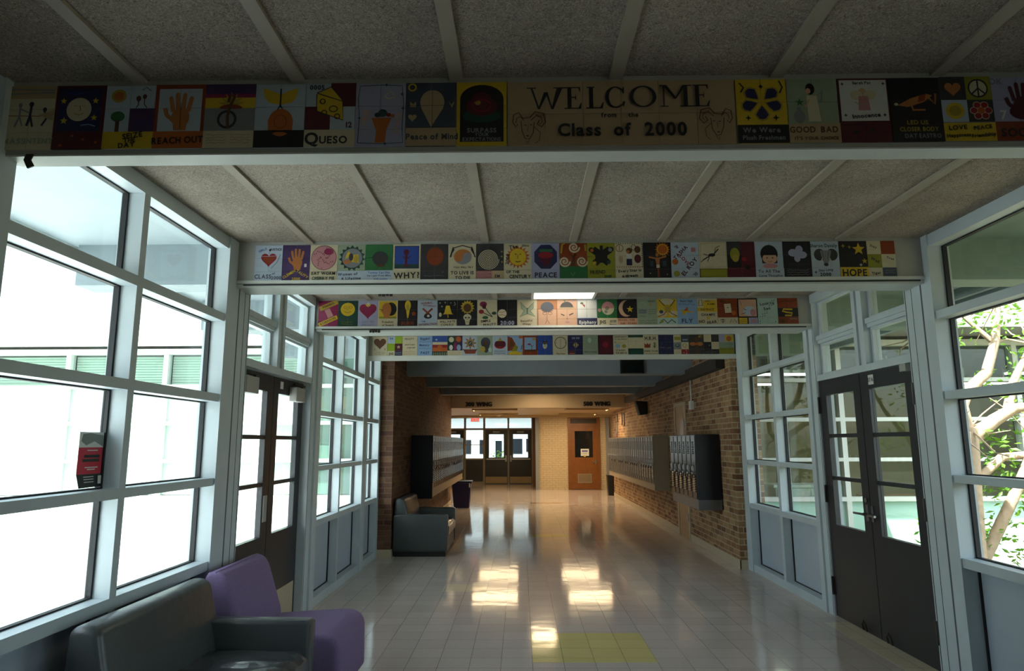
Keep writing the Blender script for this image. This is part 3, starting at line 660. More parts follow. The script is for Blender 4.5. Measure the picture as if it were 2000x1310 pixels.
struct('canopy', MB().box(-9, 26.55, 2.72, 7, 31.5, 2.82).box(-5.6, 30.3, -.13, -5.45, 30.45, 2.72).box(3.4, 30.3, -.13, 3.55, 30.45, 2.72), mat('canopy_grey', '#a3abb2', .7), 'grey canopy on posts outside the exit doors', 'canopy')
OB = thing('outbuilding', (-1, 36.0, -.13), 'low building with dark windows beyond the exit doors', 'building')
MB().box(-9, 36.0, -.13, 7, 37.4, 3.0).build('wall', mat('outbuilding_wall', '#a4abab', .7), OB)
for xa, xb, za, zb in ((-3.6, -2.65, 1.0, 1.75), (-2.2, -1.7, 1.0, 1.75), (-1.35, -1.0, .6, 1.7), (-.75, .1, 1.0, 1.8), (.3, .6, 1.1, 1.8)): MB().box(xa, 35.97, za, xb, 36.0, zb).build('window', M_darkgl, OB)
MB().box(-9, 35.5, 3.0, 7, 37.5, 3.15).build('roof', M_roof, OB)
struct('wall_outside', MB().box(-12, 38, -.2, 12, 38.3, 2.4), M_ext, 'pale wall far beyond the exit doors', 'wall')

# ------------------------------------------------------------------ lockers
WORDS = ['nearest', 'second', 'third', 'fourth', 'fifth', 'sixth', 'seventh', 'eighth', 'ninth', 'tenth', 'eleventh', 'twelfth', 'thirteenth', 'fourteenth', 'fifteenth', 'sixteenth', 'seventeenth', 'eighteenth', 'nineteenth', 'twentieth', 'twenty first', 'twenty second', 'twenty third', 'twenty fourth', 'twenty fifth']
LM = {}
def locker_proto(key, sg, depth, w, z0, z1, mdoor, mside):
    """meshes in local coordinates: face at x = 0 looking along sg, body behind it"""
    if key in LM: return LM[key]
    h = z1 - z0
    body = MB().box(0, 0, 0, -sg*depth, w, h)
    f = sg*.014
    door = MB().box(0, .006, .012, f, w - .006, h - .012)
    door.box(f, .012, .02, f*1.25, .02, h - .02).box(f, w - .02, .02, f*1.25, w - .012, h - .02)
    top = MB()                                              # dark vent slots, top and bottom
    for j in range(7): top.box(f, w*.30, h - .10 - .026*j, f*1.06, w*.70, h - .10 - .026*j - .017)
    bot = MB()
    for j in range(7): bot.prism([(f, .10 + .033*j), (f*1.9, .105 + .033*j), (f, .128 + .033*j)], 'y', w*.25, w*.75)
    hd = MB().box(f, w*.44, h*.41, f*1.3, w*.60, h*.53).tube([(f*1.3, w*.52, h*.52), (f*2.6, w*.52, h*.50), (f*2.6, w*.52, h*.44), (f*1.3, w*.52, h*.425)], .007, n=6)
    def me(mb, nm, m):
        o = mb.build(nm, m); d = o.data; bpy.data.objects.remove(o); return d
    LM[key] = (me(body, 'locker_body', mside), me(door, 'locker_door', mdoor), me(top, 'vent_slots', M_slot), me(bot, 'louvres', mdoor), me(hd, 'handle', M_steel))
    pb = MB().rbox(f*2.2, w*.52 - .024, h*.385 - .05, f*3.6, w*.52 + .024, h*.385, .006).build('lock_body', M_lock).data
    ps = MB().tube([(f*2.9, w*.52 - .015, h*.385), (f*2.9, w*.52 - .015, h*.385 + .022), (f*2.9, w*.52, h*.385 + .034), (f*2.9, w*.52 + .015, h*.385 + .022), (f*2.9, w*.52 + .015, h*.385)], .004, n=6).build('shackle', M_steel).data
    for o in [o for o in COL.objects if o.data in (pb, ps)]: bpy.data.objects.remove(o)
    LM[key] += (pb, ps)
    return LM[key]
def link(nm, me, parent):
    o = bpy.data.objects.new(nm, me); COL.objects.link(o); o.parent = parent; return o
def bank(key, xf, sg, depth, y0, w, cnt, z0, z1, where, mdoor, mside, locks):
    b, d, t, bo, hd, pb, ps = locker_proto(key, sg, depth, w, z0, z1, mdoor, mside)
    for k in range(cnt):
        L = thing('locker', (xf, y0 + k*w, z0), WORDS[k] + ' locker from the camera in the ' + where, 'locker', where)
        link('body', b, L); D = link('door', d, L); link('handle', hd, D); link('vent_slots', t, D); link('louvres', bo, D)
        if k in locks:
            P = thing('padlock', (xf, y0 + k*w, z0), 'dark padlock on the ' + WORDS[k] + ' locker in the ' + where, 'padlock', 'padlocks on the ' + where)
            link('lock_body', pb, P); link('shackle', ps, P)
bank('rn', 2.44, -1, .325, 9.345, .26, 6, .80, 1.692, 'short right locker bank', M_locker, M_navy, (0, 1, 2, 3, 4, 5))
tag(MB().box(2.44, 9.345, .665, 2.765, 10.905, .80).build('locker_skirting', M_greyloc), 'grey base strip under the short right locker bank', 'locker skirting')
bank('rf', 2.51, -1, .285, 12.66, .258, 25, .80, 1.705, 'long right locker row', M_greyloc, M_beige, (0, 1, 2, 3, 4, 6, 7, 8, 9, 11, 12, 14, 15, 16, 19, 21))
tag(MB().box(2.51, 12.66, .69, 2.795, 19.11, .80).build('locker_skirting', M_beige), 'beige base strip under the long right locker row', 'locker skirting')
tag(MB().box(2.50, 12.645, .70, 2.80, 12.659, 1.715).build('locker_end_panel', M_beige), 'beige end panel of the long right locker row', 'locker end panel')
bank('lf', -1.485, 1, .345, 11.26, .258, 23, .83, 1.71, 'long left locker row', M_locker, M_navy, (0, 2, 5, 6, 7, 8, 9, 13, 15, 17, 18, 20))
tag(MB().box(-1.485, 11.26, .69, -1.83, 17.19, .83).build('locker_skirting', M_beige), 'beige base strip under the long left locker row', 'locker skirting')
tag(MB().box(-1.47, 11.235, .675, -1.835, 11.259, 1.715).build('locker_end_panel', M_navy), 'dark navy end panel of the long left locker row', 'locker end panel')

# disused door behind the short right bank
D = thing('door_9', (BXR, 11.59, 0), 'pale wooden door half hidden behind the short right locker bank', 'door', kind='structure')
MB().box(BXR - .02, 11.19, 0, BXR + .02, 11.25, 2.26).box(BXR - .02, 11.93, 0, BXR + .02, 11.99, 2.26).box(BXR - .02, 11.25, 2.20, BXR + .02, 11.93, 2.26).build('frame', mat('pale_door_frame', '#b7a98a', .5), D)
MB().box(BXR - .01, 11.25, .01, BXR + .012, 11.93, 2.20).build('leaf', M_oldwood, D)
MB().box(BXR - .013, 11.35, 1.55, BXR - .009, 11.60, 2.0).build('pane', mat('warm_pane', '#a86a24', .3), D)
MB().box(BXR - .03, 11.265, .30, BXR - .009, 11.30, .42).box(BXR - .03, 11.265, 1.85, BXR - .009, 11.30, 1.97).build('hinge', M_steel, D)

# ------------------------------------------------------------------ things on the walls
tag(MB().box(2.655, 8.95, 2.57, 2.776, 16.95, 2.725).build('cable_tray', M_dark), 'long dark box trunking along the top of the right brick wall', 'trunking')
C_ = thing('junction_box', (BXR, 10.7, 2.2), 'white box on a conduit on the right brick wall above the lockers', 'junction box')
MB().rbox(BXR - .06, 10.64, 2.10, BXR, 10.76, 2.24, .008).build('box', M_white, C_)
MB().tube([(BXR - .03, 10.70, 2.24), (BXR - .03, 10.70, 2.57)], .011).build('conduit', M_white, C_)
S_ = thing('wall_speaker', (2.78, 14.8, 2.3), 'black wall speaker tilted down high on the right brick wall', 'speaker')
MB().prism([(2.80, 2.47), (2.55, 2.49), (2.63, 2.17), (2.80, 2.20)], 'y', 14.62, 14.92, bev=.01).build('cabinet', mat('speaker_black', '#141314', .6), S_)
MB().prism([(2.546, 2.475), (2.556, 2.478), (2.634, 2.185), (2.624, 2.182)], 'y', 14.65, 14.89).build('grille', M_slot, S_)
MN = thing('monitor', (1.8, 10.6, 2.78), 'dark glossy display panel mounted on the first grey hall beam', 'monitor')
MB().box(1.615, 10.60, 2.675, 1.995, 10.64, 2.93).build('frame', M_dark, MN)
MB().box(1.635, 10.592, 2.69, 1.975, 10.60, 2.915).build('screen', mat('dark_screen', '#0e1a18', .06), MN)
for k, (y, z, h, w, cf, lab) in enumerate(((19.3, 2.28, .24, .30, '#2c2330', 'small dark framed picture high on the far right brick wall'), (18.4, 2.22, .34, .20, '#5d4436', 'tall brown framed picture high on the far right brick wall'), (18.0, 2.2, .36, .16, '#3a2018', 'narrow dark picture nearest the camera on the far right brick wall'), (19.35, 1.98, .30, .30, '#6f6a66', 'grey photo print pinned on the far right brick wall'), (19.6, 1.82, .16, .5, '#8c5a58', 'pinkish paper pinned low on the far right brick wall'))):
    P = thing('wall_picture', (BXR + .022, y, z), lab, 'picture', 'pictures on the far right brick wall')
    MB().box(BXR + .004, y - w/2, z - h/2, BXR + .022, y + w/2, z + h/2).build('frame', mat('picture_frame_%s' % cf[1:], cf, .5), P)
    MB().box(BXR + .001, y - w*.36, z - h*.36, BXR + .004, y + w*.36, z + h*.36).build('print', mat('print_paper', '#8d8078', .6), P)

# poster on the left glass
P = thing('poster', (-2.135, 3.33, 1.5), 'red and black poster taped inside the left window', 'poster')
pm = [mat('poster_white', '#cfd2cf', .6), mat('poster_red', '#c03447', .6), mat('poster_dark', '#23302e', .6), mat('poster_grey', '#7d8a86', .6)]
q = MB()
def prow(za, zb, m, ya=3.215, yb=3.415, dx=0.0):
    n_ = 8; vs = []; fs = []
    for i in range(n_ + 1):
        y = ya + (yb - ya)*i/n_
        for z in (za, zb):
            c = -2.136 + .025*max(0, (1.44 - z)/.09)*(1 - (y - 3.215)/.2) + dx
            vs.append((c, y, z))
    for i in range(n_): fs.append((2*i, 2*i+2, 2*i+3, 2*i+1))
    q.add(vs, fs, m)
for a, b_, m in ((1.57, 1.645, 0), (1.50, 1.57, 1), (1.44, 1.50, 1), (1.395, 1.44, 2), (1.375, 1.395, 2)): prow(a, b_, m)
q.add([(-2.1355, 3.23, 1.60), (-2.1355, 3.27, 1.58), (-2.1355, 3.33, 1.60), (-2.1355, 3.40, 1.575), (-2.1355, 3.40, 1.63), (-2.1355, 3.30, 1.64), (-2.1355, 3.24, 1.635)], [(0, 1, 2, 3, 4, 5, 6)], 3)
for z, a, b_ in ((1.553, 3.28, 3.36), (1.47, 3.27, 3.37), (1.46, 3.29, 3.35)): prow(z, z + .005, 0, a, b_, .002)
for z, a, b_ in ((1.52, 3.26, 3.38), (1.50, 3.25, 3.38)): prow(z, z + .014, 2, a, b_, .002)
for z in (1.425, 1.413, 1.40): prow(z, z + .004, 0, 3.26, 3.34, .004)
prow(1.39, 1.43, 0, 3.375, 3.405, .004)
sh = q.build('sheet', pm, P, fix=False)
so = sh.modifiers.new('paper', 'SOLIDIFY'); so.thickness = .0006; so.offset = -1

# ------------------------------------------------------------------ seats
def loveseat(x0, y0, y1, label, m, yaw=0):
    S = thing('loveseat', (x0, y0, 0), label, 'sofa', 'black vinyl lobby sofas')
    x1 = x0 + .79; a = .115
    MB().box(x0 + .03, y0 + .03, 0, x1 - .03, y1 - .03, .07).build('plinth', M_plinth, S)
    MB().rbox(x0 + .02, y0 + .01, .07, x1 - .015, y1 - .01, .30, .012, seg=2).build('base', m, S, smooth=True)
    for ya, yb in ((y0, y0 + a), (y1 - a, y1)):
        arm = MB().prism([(x0 + .01, .075), (x1, .075), (x1, .575), (x0 + .10, .585), (x0 + .01, .57)], 'y', ya, yb, bev=.022, seg=3).build('armrest', m, S, smooth=True)
        MB().tube([(x1 - .006, ya + .012, .09), (x1 - .006, ya + .012, .56)], .005).tube([(x1 - .006, yb - .012, .09), (x1 - .006, yb - .012, .56)], .005).tube([(x0 + .2, ya + .014, .577), (x1 - .03, ya + .014, .573)], .005).build('piping', m, arm)
    MB().prism([(x0, .10), (x0 + .24, .10), (x0 + .255, .42), (x0 + .17, .785), (x0 + .10, .81), (x0 + .03, .79)], 'y', y0 + .005 if False else y0 + a*.2, y1 - a*.2, bev=.035, seg=4).build('backrest', m, S, smooth=True)
    # seat cushion: slightly crowned, with creases
    nx, ny = 18, 26; q = MB(); xa, xb = x0 + .22, x1 + .005; ya, yb = y0 + a + .004, y1 - a - .004
    vs = []
    for j in range(ny + 1):
        for i in range(nx + 1):
            u, v = i/nx, j/ny
            e = min(1, min(u if False else 1, (1-u)/.10)) ; ev = min(1, min(v, 1-v)/.08)
            z = .435 + .02*math.sin(math.pi*u)*math.sin(math.pi*v)
            z += .006*math.sin(26*v + 5*u) * (1-abs(2*v-1))*.9 + .005*math.sin(38*v - 9*u + 1.0)*u
            z -= .045*(1 - e)**2 + .035*(1 - ev)**2
            vs.append((xa + (xb - xa)*u, ya + (yb - ya)*v, z))
    o = len(vs); fs = [(j*(nx+1)+i, j*(nx+1)+i+1, (j+1)*(nx+1)+i+1, (j+1)*(nx+1)+i) for j in range(ny) for i in range(nx)]
    per = [i for i in range(nx+1)] + [j*(nx+1)+nx for j in range(1, ny+1)] + [ny*(nx+1)+i for i in range(nx-1, -1, -1)] + [j*(nx+1) for j in range(ny-1, 0, -1)]
    vs += [(vs[p][0], vs[p][1], .28) for p in per]; k = len(per)
    fs += [(per[i], per[(i+1) % k], o + (i+1) % k, o + i) for i in range(k)]; fs.append(tuple(range(o, o + k))[::-1])
    q.add(vs, fs); q.build('seat_cushion', M_leather2, S, smooth=True)
    return S
loveseat(-2.005, 2.99, 4.115, 'black vinyl loveseat in the foreground under the left window', M_leather)
loveseat(-1.832, 9.68, 10.88, 'black vinyl loveseat against the left brick wall near the lockers', M_leather)
S = thing('lounge_chair', (-2.0, 4.24, 0), 'purple fabric armless lounge chair before the left double doors', 'chair')
MB().box(-1.9, 4.28, 0, -1.16, 4.91, .05).build('base', M_plinth, S)
MB().prism([(-1.96, .05), (-1.10, .05), (-1.105, .37), (-1.16, .425), (-1.24, .435), (-1.75, .405), (-1.96, .40)], 'y', 4.245, 4.945, bev=.04, seg=4).build('seat', M_purple, S, smooth=True)
MB().prism([(-2.0, .06), (-1.74, .06), (-1.70, .42), (-1.815, .76), (-1.86, .805), (-1.92, .81), (-1.965, .78)], 'y', 4.24, 4.95, bev=.04, seg=4).build('backrest', M_purple, S, smooth=True)

# ------------------------------------------------------------------ bins
B = thing('trash_bin', (-1.47, 16.95, 0), 'dark blue bin by the end of the left lockers', 'trash bin')
mb_ = mat('blue_plastic', '#16164a', .45)
def taper(q, cx, cy, z0, z1, a0, b0, a1, b1, m=0):
    v = [(cx - a0, cy - b0, z0), (cx + a0, cy - b0, z0), (cx + a0, cy + b0, z0), (cx - a0, cy + b0, z0), (cx - a1, cy - b1, z1), (cx + a1, cy - b1, z1), (cx + a1, cy + b1, z1), (cx - a1, cy + b1, z1)]
    q.add(v, [(0,3,2,1),(4,5,6,7),(0,1,5,4),(1,2,6,5),(2,3,7,6),(3,0,4,7)], m); return q
taper(MB(), -1.47, 16.95, 0, .60, .185, .17, .235, .21).build('body', mb_, B)
MB().rbox(-1.725, 16.72, .585, -1.215, 17.18, .635, .012).build('rim', mb_, B)
taper(MB(), -1.47, 16.95, .58, .65, .225, .2, .262, .235).build('liner', mat('bin_liner', '#0d0d18', .3), B)
MB().box(-1.28, 16.705, .50, -1.25, 16.72, .60).build('tag', M_white, B)
B = thing('trash_bin', (2.79, 20.75, 0), 'black bin on the floor at the far end of the right lockers', 'trash bin')
taper(MB(), 2.79, 20.75, 0, .58, .115, .14, .14, .17).build('body', M_plinth, B)
MB().box(2.64, 20.57, .57, 2.94, 20.93, .60).build('rim', M_plinth, B)

# ------------------------------------------------------------------ painted tile murals on the beams
PAL = dict(cream='#d2c8a6', pale='#b4c4d2', white='#d9dbd6', navy='#262a52', black='#1c1c22', red='#97222a', maroon='#561a28', yellow='#d8b62c', orange='#bd6428',
           brown='#5f3a24', green='#2f7040', dgreen='#1f463c', olive='#949428', blue='#3352a0', purple='#45325f', pink='#c58a8c', tan='#b8a07c', grey='#85898c',
           lilac='#a8a9c6', lime='#97b82e', rust='#8d3d1c', skin='#b8743c', dkgrey='#3a3a3c', magenta='#8f2552', mint='#b3cdc0', dyellow='#b09a3a', peach='#d6a888',
           welcome='#b79d7c', ink='#23262c', sage='#9aa88e', sky='#8fb0d4', slate='#3f4656')
def dim(h, k=.9): return '#' + ''.join('%02x' % int(int(h[i:i+2], 16)*k) for i in (1, 3, 5))
def paint(c): return mat('tile_glaze_' + c, dim(PAL[c]), .28, noise=.10, nscale=30)
def mural(x0, yf, ops, label, group, w=.1985, h=.268, cols=2, rows=(.072, .098, .098), z0=2.732, bg='cream', name='tile_mural', cells=None):
    """one painted panel of glazed tiles; drawing units: 100 wide, 135 high, y up"""
    cs = []
    def ci(c):
        if c not in cs: cs.append(c)
        return cs.index(c)
    S = .2/100; q = MB(); th = .007; g = .0007
    zz = z0; cw = w/cols
    for r, rh in enumerate(rows):
        for c in range(cols):
            col = cells.get((c, r), bg) if cells else bg
            q.box(x0 + c*cw + g, yf - th, zz + g, x0 + (c+1)*cw - g, yf, zz + rh - g, ci(col))
        zz += rh
    lay = [0]
    def Z(): lay[0] += 1; return yf - th - .00012*lay[0]
    def flat(pts, fs, c):
        y = Z(); q.add([(x0 + u*S, y, z0 + v*S) for u, v in pts], fs, ci(c))
    def poly(pts, c): flat(pts, [tuple(range(len(pts)))], c)
    def stroke(pts, wd, c):
        n_ = len(pts); L = []; R = []
        for i, (a, b_) in enumerate(pts):
            p, nx = pts[max(i-1, 0)], pts[min(i+1, n_-1)]
            dx, dy = nx[0]-p[0], nx[1]-p[1]; d = math.hypot(dx, dy) or 1
            L.append((a - dy/d*wd/2, b_ + dx/d*wd/2)); R.append((a + dy/d*wd/2, b_ - dx/d*wd/2))
        flat(L + R, [(i, i+1, n_+i+1, n_+i) for i in range(n_-1)], c)
    def ell(cx, cy, rx, ry, c, n_=24, a0=0, a1=360):
        poly([(cx + rx*math.cos(math.radians(a0 + (a1-a0)*i/n_)), cy + ry*math.sin(math.radians(a0 + (a1-a0)*i/n_))) for i in range(n_ + (0 if a1-a0 == 360 else 1))], c)
    for op in ops:
        k = op[0]
        if k == 'r': poly([(op[1], op[2]), (op[3], op[2]), (op[3], op[4]), (op[1], op[4])], op[5])
        elif k == 'e': ell(*op[1:5], op[5])
        elif k == 'arc': ell(op[1], op[2], op[3], op[4], op[7], 20, op[5], op[6])
        elif k == 'p': poly(op[1], op[2])
        elif k == 'l': stroke(op[1], op[2], op[3])
        elif k == 'ring': stroke([(op[1] + op[3]*math.cos(a*math.pi/16), op[2] + op[4]*math.sin(a*math.pi/16)) for a in range(33)], op[5], op[6])
        elif k == 'spiral':
            cx, cy, R, turns, wd, c = op[1:7]; N = int(turns*20)
            stroke([(cx + R*i/N*math.cos(i*.3142), cy + R*i/N*math.sin(i*.3142)) for i in range(N+1)], wd, c)
        elif k == 's':
            cx, cy, R, n_, ra, c = op[1:7]; ph = op[7] if len(op) > 7 else 90
            pts = [((R if i % 2 == 0 else R*ra)*math.cos(math.radians(ph + 180*i/n_)) + cx, (R if i % 2 == 0 else R*ra)*math.sin(math.radians(ph + 180*i/n_)) + cy) for i in range(2*n_)]
            flat(pts + [(cx, cy)], [(i, (i+1) % (2*n_), 2*n_) for i in range(2*n_)], c)
        elif k == 'h':
            cx, cy, sz, c = op[1:5]; pts = []
            for i in range(30):
                t = 2*math.pi*i/30; pts.append((cx + sz*16*math.sin(t)**3/17, cy + sz*(13*math.cos(t) - 5*math.cos(2*t) - 2*math.cos(3*t) - math.cos(4*t))/17))
            flat(pts + [(cx, cy)], [(i, (i+1) % 30, 30) for i in range(30)], c)
        elif k == 't':
            tv, tf = text2d(op[1], op[2], op[3], op[4], math.radians(op[6]) if len(op) > 6 else 0, op[7] if len(op) > 7 else 1.0); flat(tv, tf, op[5])
        elif k == 'hand':                      # cx, wrist y, scale, colour, thumb side
            cx, y, sc, c, sd = op[1:6]
            ell(cx, y + 22*sc, 15*sc, 18*sc, c); poly([(cx - 10*sc, y), (cx + 10*sc, y), (cx + 13*sc, y + 22*sc), (cx - 13*sc, y + 22*sc)], c)
            for dx, ln, an in ((-12, 24, 12), (-4, 30, 4), (4, 29, -3), (12, 23, -12)):
                a = math.radians(90 + an); bx, by = cx + dx*sc, y + 32*sc
                stroke([(bx, by), (bx + ln*sc*math.cos(a), by + ln*sc*math.sin(a))], 7*sc, c); ell(bx + ln*sc*math.cos(a), by + ln*sc*math.sin(a), 3.5*sc, 4*sc, c, 10)
            stroke([(cx + sd*8*sc, y + 14*sc), (cx + sd*22*sc, y + 26*sc), (cx + sd*26*sc, y + 38*sc)], 7*sc, c)
        elif k == 'scrib':                     # rows of small hand lettering: x0, y0, x1, y1, rows, colour
            xa, ya, xb, yb, n_, c = op[1:7]; rg = random.Random(int(xa*7 + ya*13 + n_ + x0*91))
            for r in range(n_):
                y = yb - (yb - ya)*(r + .5)/n_; x = xa; hh = (yb - ya)/n_*.28
                pts = []
                while x < xb: pts.append((x, y + rg.uniform(-hh, hh))); x += rg.uniform(2.0, 4.0)
                if len(pts) > 1: stroke(pts, 1.5, c)
    o = q.build(name, [paint(c) for c in cs], None, fix=False)
    return tag(o, label, 'mural', group)

# first beam, left of the welcome panel
G1 = 'tile murals on the first beam'
m1 = [
 ('painted tile mural of two dancing figures, cream ground', 'cream', [('r', 0, 108, 100, 135, 'tan'), ('l', [(4, 128), (95, 126)], 3, 'grey'), ('l', [(4, 118), (95, 121)], 3, 'grey'), ('l', [(5, 72), (95, 70)], 1.5, 'rust'), ('e', 30, 94, 4, 5, 'grey'), ('l', [(30, 90), (30, 70), (22, 48)], 4, 'grey'), ('l', [(30, 70), (37, 50)], 3, 'grey'), ('l', [(31, 86), (48, 78)], 3, 'grey'), ('e', 52, 96, 5, 5, 'navy'), ('l', [(52, 92), (51, 70), (46, 50)], 5, 'navy'), ('l', [(52, 70), (58, 48)], 4, 'navy'), ('e', 80, 84, 4, 5, 'navy'), ('l', [(80, 80), (84, 64), (76, 50)], 4, 'navy'), ('p', [(68, 72), (98, 60), (99, 84)], 'tan'), ('t', 'MASS', 25, 18, 17, 'sage'), ('t', 'INTENT', 74, 18, 15, 'sage')]),
 ('painted tile mural of a smiling moon and stars on dark blue', 'navy', [('r', 0, 0, 100, 38, 'maroon'), ('r', 0, 0, 6, 135, 'maroon'), ('r', 92, 38, 100, 135, 'maroon'), ('r', 0, 129, 100, 135, 'maroon'), ('e', 48, 84, 25, 25, 'cream'), ('l', [(38, 92), (44, 92)], 2, 'dyellow'), ('l', [(53, 92), (60, 92)], 2, 'dyellow'), ('l', [(49, 92), (52, 82), (48, 82)], 1.5, 'brown'), ('l', [(39, 76), (48, 72), (58, 76)], 2, 'dyellow'), ('s', 16, 102, 7, 5, .45, 'yellow'), ('s', 80, 102, 7, 5, .45, 'yellow'), ('s', 20, 60, 8, 5, .45, 'yellow'), ('s', 80, 66, 7, 5, .45, 'yellow'), ('l', [(20, 120), (40, 116), (64, 121)], 2, 'blue'), ('l', [(55, 50), (70, 52), (84, 48)], 2, 'sky'), ('s', 40, 28, 4, 5, .45, 'orange'), ('s', 62, 20, 4, 5, .45, 'orange'), ('s', 88, 14, 4, 5, .45, 'orange'), ('s', 18, 8, 4, 5, .45, 'orange')]),
 ('painted tile mural of a small sun, a tree and stick people', 'pale', [('r', 50, 36, 100, 85, 'purple'), ('r', 0, 0, 100, 36, 'yellow'), ('e', 26, 112, 15, 14, 'dyellow'), ('e', 26, 112, 10, 9, 'orange'), ('e', 27, 68, 14, 11, 'green'), ('r', 23, 36, 31, 60, 'brown'), ('e', 66, 106, 5, 6, 'brown'), ('l', [(66, 100), (66, 92), (62, 86)], 2, 'brown'), ('e', 78, 110, 4, 5, 'brown'), ('l', [(78, 106), (78, 94), (84, 86)], 2, 'brown'), ('l', [(72, 124), (80, 130), (90, 122)], 1.5, 'brown'), ('scrib', 56, 62, 96, 82, 3, 'maroon'), ('t', 'SEIZE', 60, 28, 15, 'ink', 8), ('t', 'THE', 55, 18, 12, 'ink', 4), ('t', 'DAY', 50, 8, 14, 'ink', 6)]),
 ('painted tile mural of a brown raised hand captioned REACH OUT', 'pale', [('r', 0, 0, 100, 36, 'orange'), ('r', 0, 36, 7, 135, 'rust'), ('r', 93, 36, 100, 135, 'rust'), ('r', 0, 126, 100, 135, 'rust'), ('hand', 52, 38, 1.22, 'skin', -1), ('l', [(53, 40), (52, 96)], 1, 'brown'), ('t', 'REACH OUT', 50, 17, 19, 'ink', 2, .86)]),
 ('painted tile mural of a coiled snake under a purple and yellow sunset', 'grey', [('r', 0, 110, 100, 135, 'purple'), ('r', 0, 104, 100, 114, 'magenta'), ('r', 0, 84, 100, 106, 'yellow'), ('p', [(25, 84), (50, 98), (78, 84)], 'orange'), ('s', 52, 90, 28, 14, .5, 'dyellow'), ('e', 52, 84, 22, 8, 'rust'), ('r', 0, 36, 100, 82, 'grey'), ('ring', 45, 60, 17, 17, 5, 'ink'), ('l', [(48, 40), (46, 66), (50, 88), (58, 108), (50, 112), (46, 96)], 6, 'brown'), ('r', 0, 0, 100, 36, 'cream'), ('scrib', 6, 8, 46, 30, 4, 'tan'), ('scrib', 54, 8, 94, 30, 4, 'tan')]),
 ('painted tile mural of a yellow butterfly over an orange brain shape', 'pale', [('r', 0, 0, 100, 36, 'black'), ('p', [(49, 90), (49, 112), (32, 120), (14, 126), (18, 106), (28, 94)], 'yellow'), ('p', [(51, 90), (51, 112), (68, 120), (84, 126), (82, 106), (72, 94)], 'yellow'), ('l', [(50, 84), (50, 124)], 3, 'ink'), ('l', [(50, 90), (44, 78)], 2, 'ink'), ('l', [(50, 90), (56, 78)], 2, 'ink'), ('e', 52, 52, 25, 29, 'orange'), ('r', 28, 30, 76, 46, 'orange'), ('p', [(20, 36), (84, 36), (76, 24), (60, 32), (42, 32), (26, 22)], 'black'), ('ring', 52, 54, 12, 14, 1.5, 'rust')]),
 ('painted tile mural of a cheese wedge captioned QUESO', 'pale', [('r', 50, 85, 100, 135, 'maroon'), ('r', 0, 36, 50, 85, 'maroon'), ('p', [(22, 112), (50, 127), (74, 96), (76, 56), (24, 76)], 'yellow'), ('l', [(22, 112), (22, 76), (76, 56), (74, 96), (22, 114)], 2, 'ink'), ('l', [(22, 114), (50, 127), (74, 98)], 2, 'ink'), ('ring', 34, 96, 5, 5, 2, 'ink'), ('ring', 56, 80, 8, 6, 2, 'ink'), ('ring', 38, 72, 5, 5, 2, 'ink'), ('ring', 64, 64, 5, 5, 2, 'ink'), ('t', '0005', 22, 126, 13, 'ink'), ('t', '12', 88, 46, 16, 'maroon'), ('r', 0, 0, 100, 36, 'cream'), ('t', 'Q', 15, 18, 34, 'ink'), ('t', 'UESO', 58, 15, 21, 'ink')]),
 ('painted tile mural of an orange torch with vine border on grey blue', 'lilac', [('l', [(6, 8), (8, 60), (5, 100), (8, 128), (50, 130), (92, 128), (95, 90), (93, 40), (95, 8), (50, 6), (6, 8)], 1.6, 'dgreen'), ('s', 8, 60, 4, 4, .5, 'dgreen'), ('s', 94, 80, 4, 4, .5, 'dgreen'), ('s', 60, 130, 4, 4, .5, 'dgreen'), ('s', 92, 110, 4, 4, .5, 'dgreen'), ('s', 60, 6, 4, 4, .5, 'dgreen'), ('p', [(40, 8), (60, 8), (62, 34), (72, 60), (32, 60), (42, 34)], 'orange'), ('e', 54, 70, 9, 8, 'dgreen'), ('e', 44, 66, 6, 5, 'black'), ('e', 66, 66, 5, 4, 'red'), ('e', 74, 64, 4, 4, 'orange'), ('l', [(56, 106), (70, 116), (78, 104), (66, 100), (58, 104)], 3, 'cream'), ('t', 'FREE', 20, 62, 14, 'peach', 75), ('t', 'STATE', 84, 48, 14, 'peach', 80)]),
 ('painted tile mural of a cream balloon on slate captioned Peace of Mind', 'slate', [('e', 52, 92, 24, 26, 'tan'), ('p', [(30, 80), (74, 80), (50, 40)], 'tan'), ('ring', 12, 124, 7, 7, 3, 'yellow'), ('p', [(8, 94), (14, 88), (20, 94), (20, 82), (8, 82)], 'tan'), ('p', [(84, 94), (90, 86), (96, 94), (91, 80)], 'cream'), ('h', 13, 60, 9, 'tan'), ('l', [(52, 44), (52, 118)], 1, 'ink'), ('l', [(2, 85), (98, 85)], 1, 'ink'), ('r', 0, 0, 100, 38, 'tan'), ('t', 'Peace of Mind', 52, 20, 17, 'slate', 0, .92)]),
 ('painted tile mural of a red rose arch framed in yellow', 'yellow', [('r', 7, 8, 93, 100, 'black'), ('arc', 50, 98, 43, 30, 0, 180, 'black'), ('e', 50, 62, 38, 14, 'dgreen'), ('e', 50, 82, 32, 20, 'maroon'), ('e', 50, 96, 20, 16, 'maroon'), ('e', 42, 90, 6, 5, 'dyellow'), ('ring', 50, 84, 18, 12, 2, 'red'), ('t', 'SURPASS', 50, 32, 13, 'grey'), ('t', 'YOUR', 50, 23, 9, 'grey'), ('t', 'EXPECTATIONS', 50, 13, 11, 'grey', 0, .85)]),
]
X1 = -2.045
for k, (lab, bg, ops) in enumerate(m1):
    mural(X1 + .2*k, BY[0], ops, lab, G1, bg=bg)

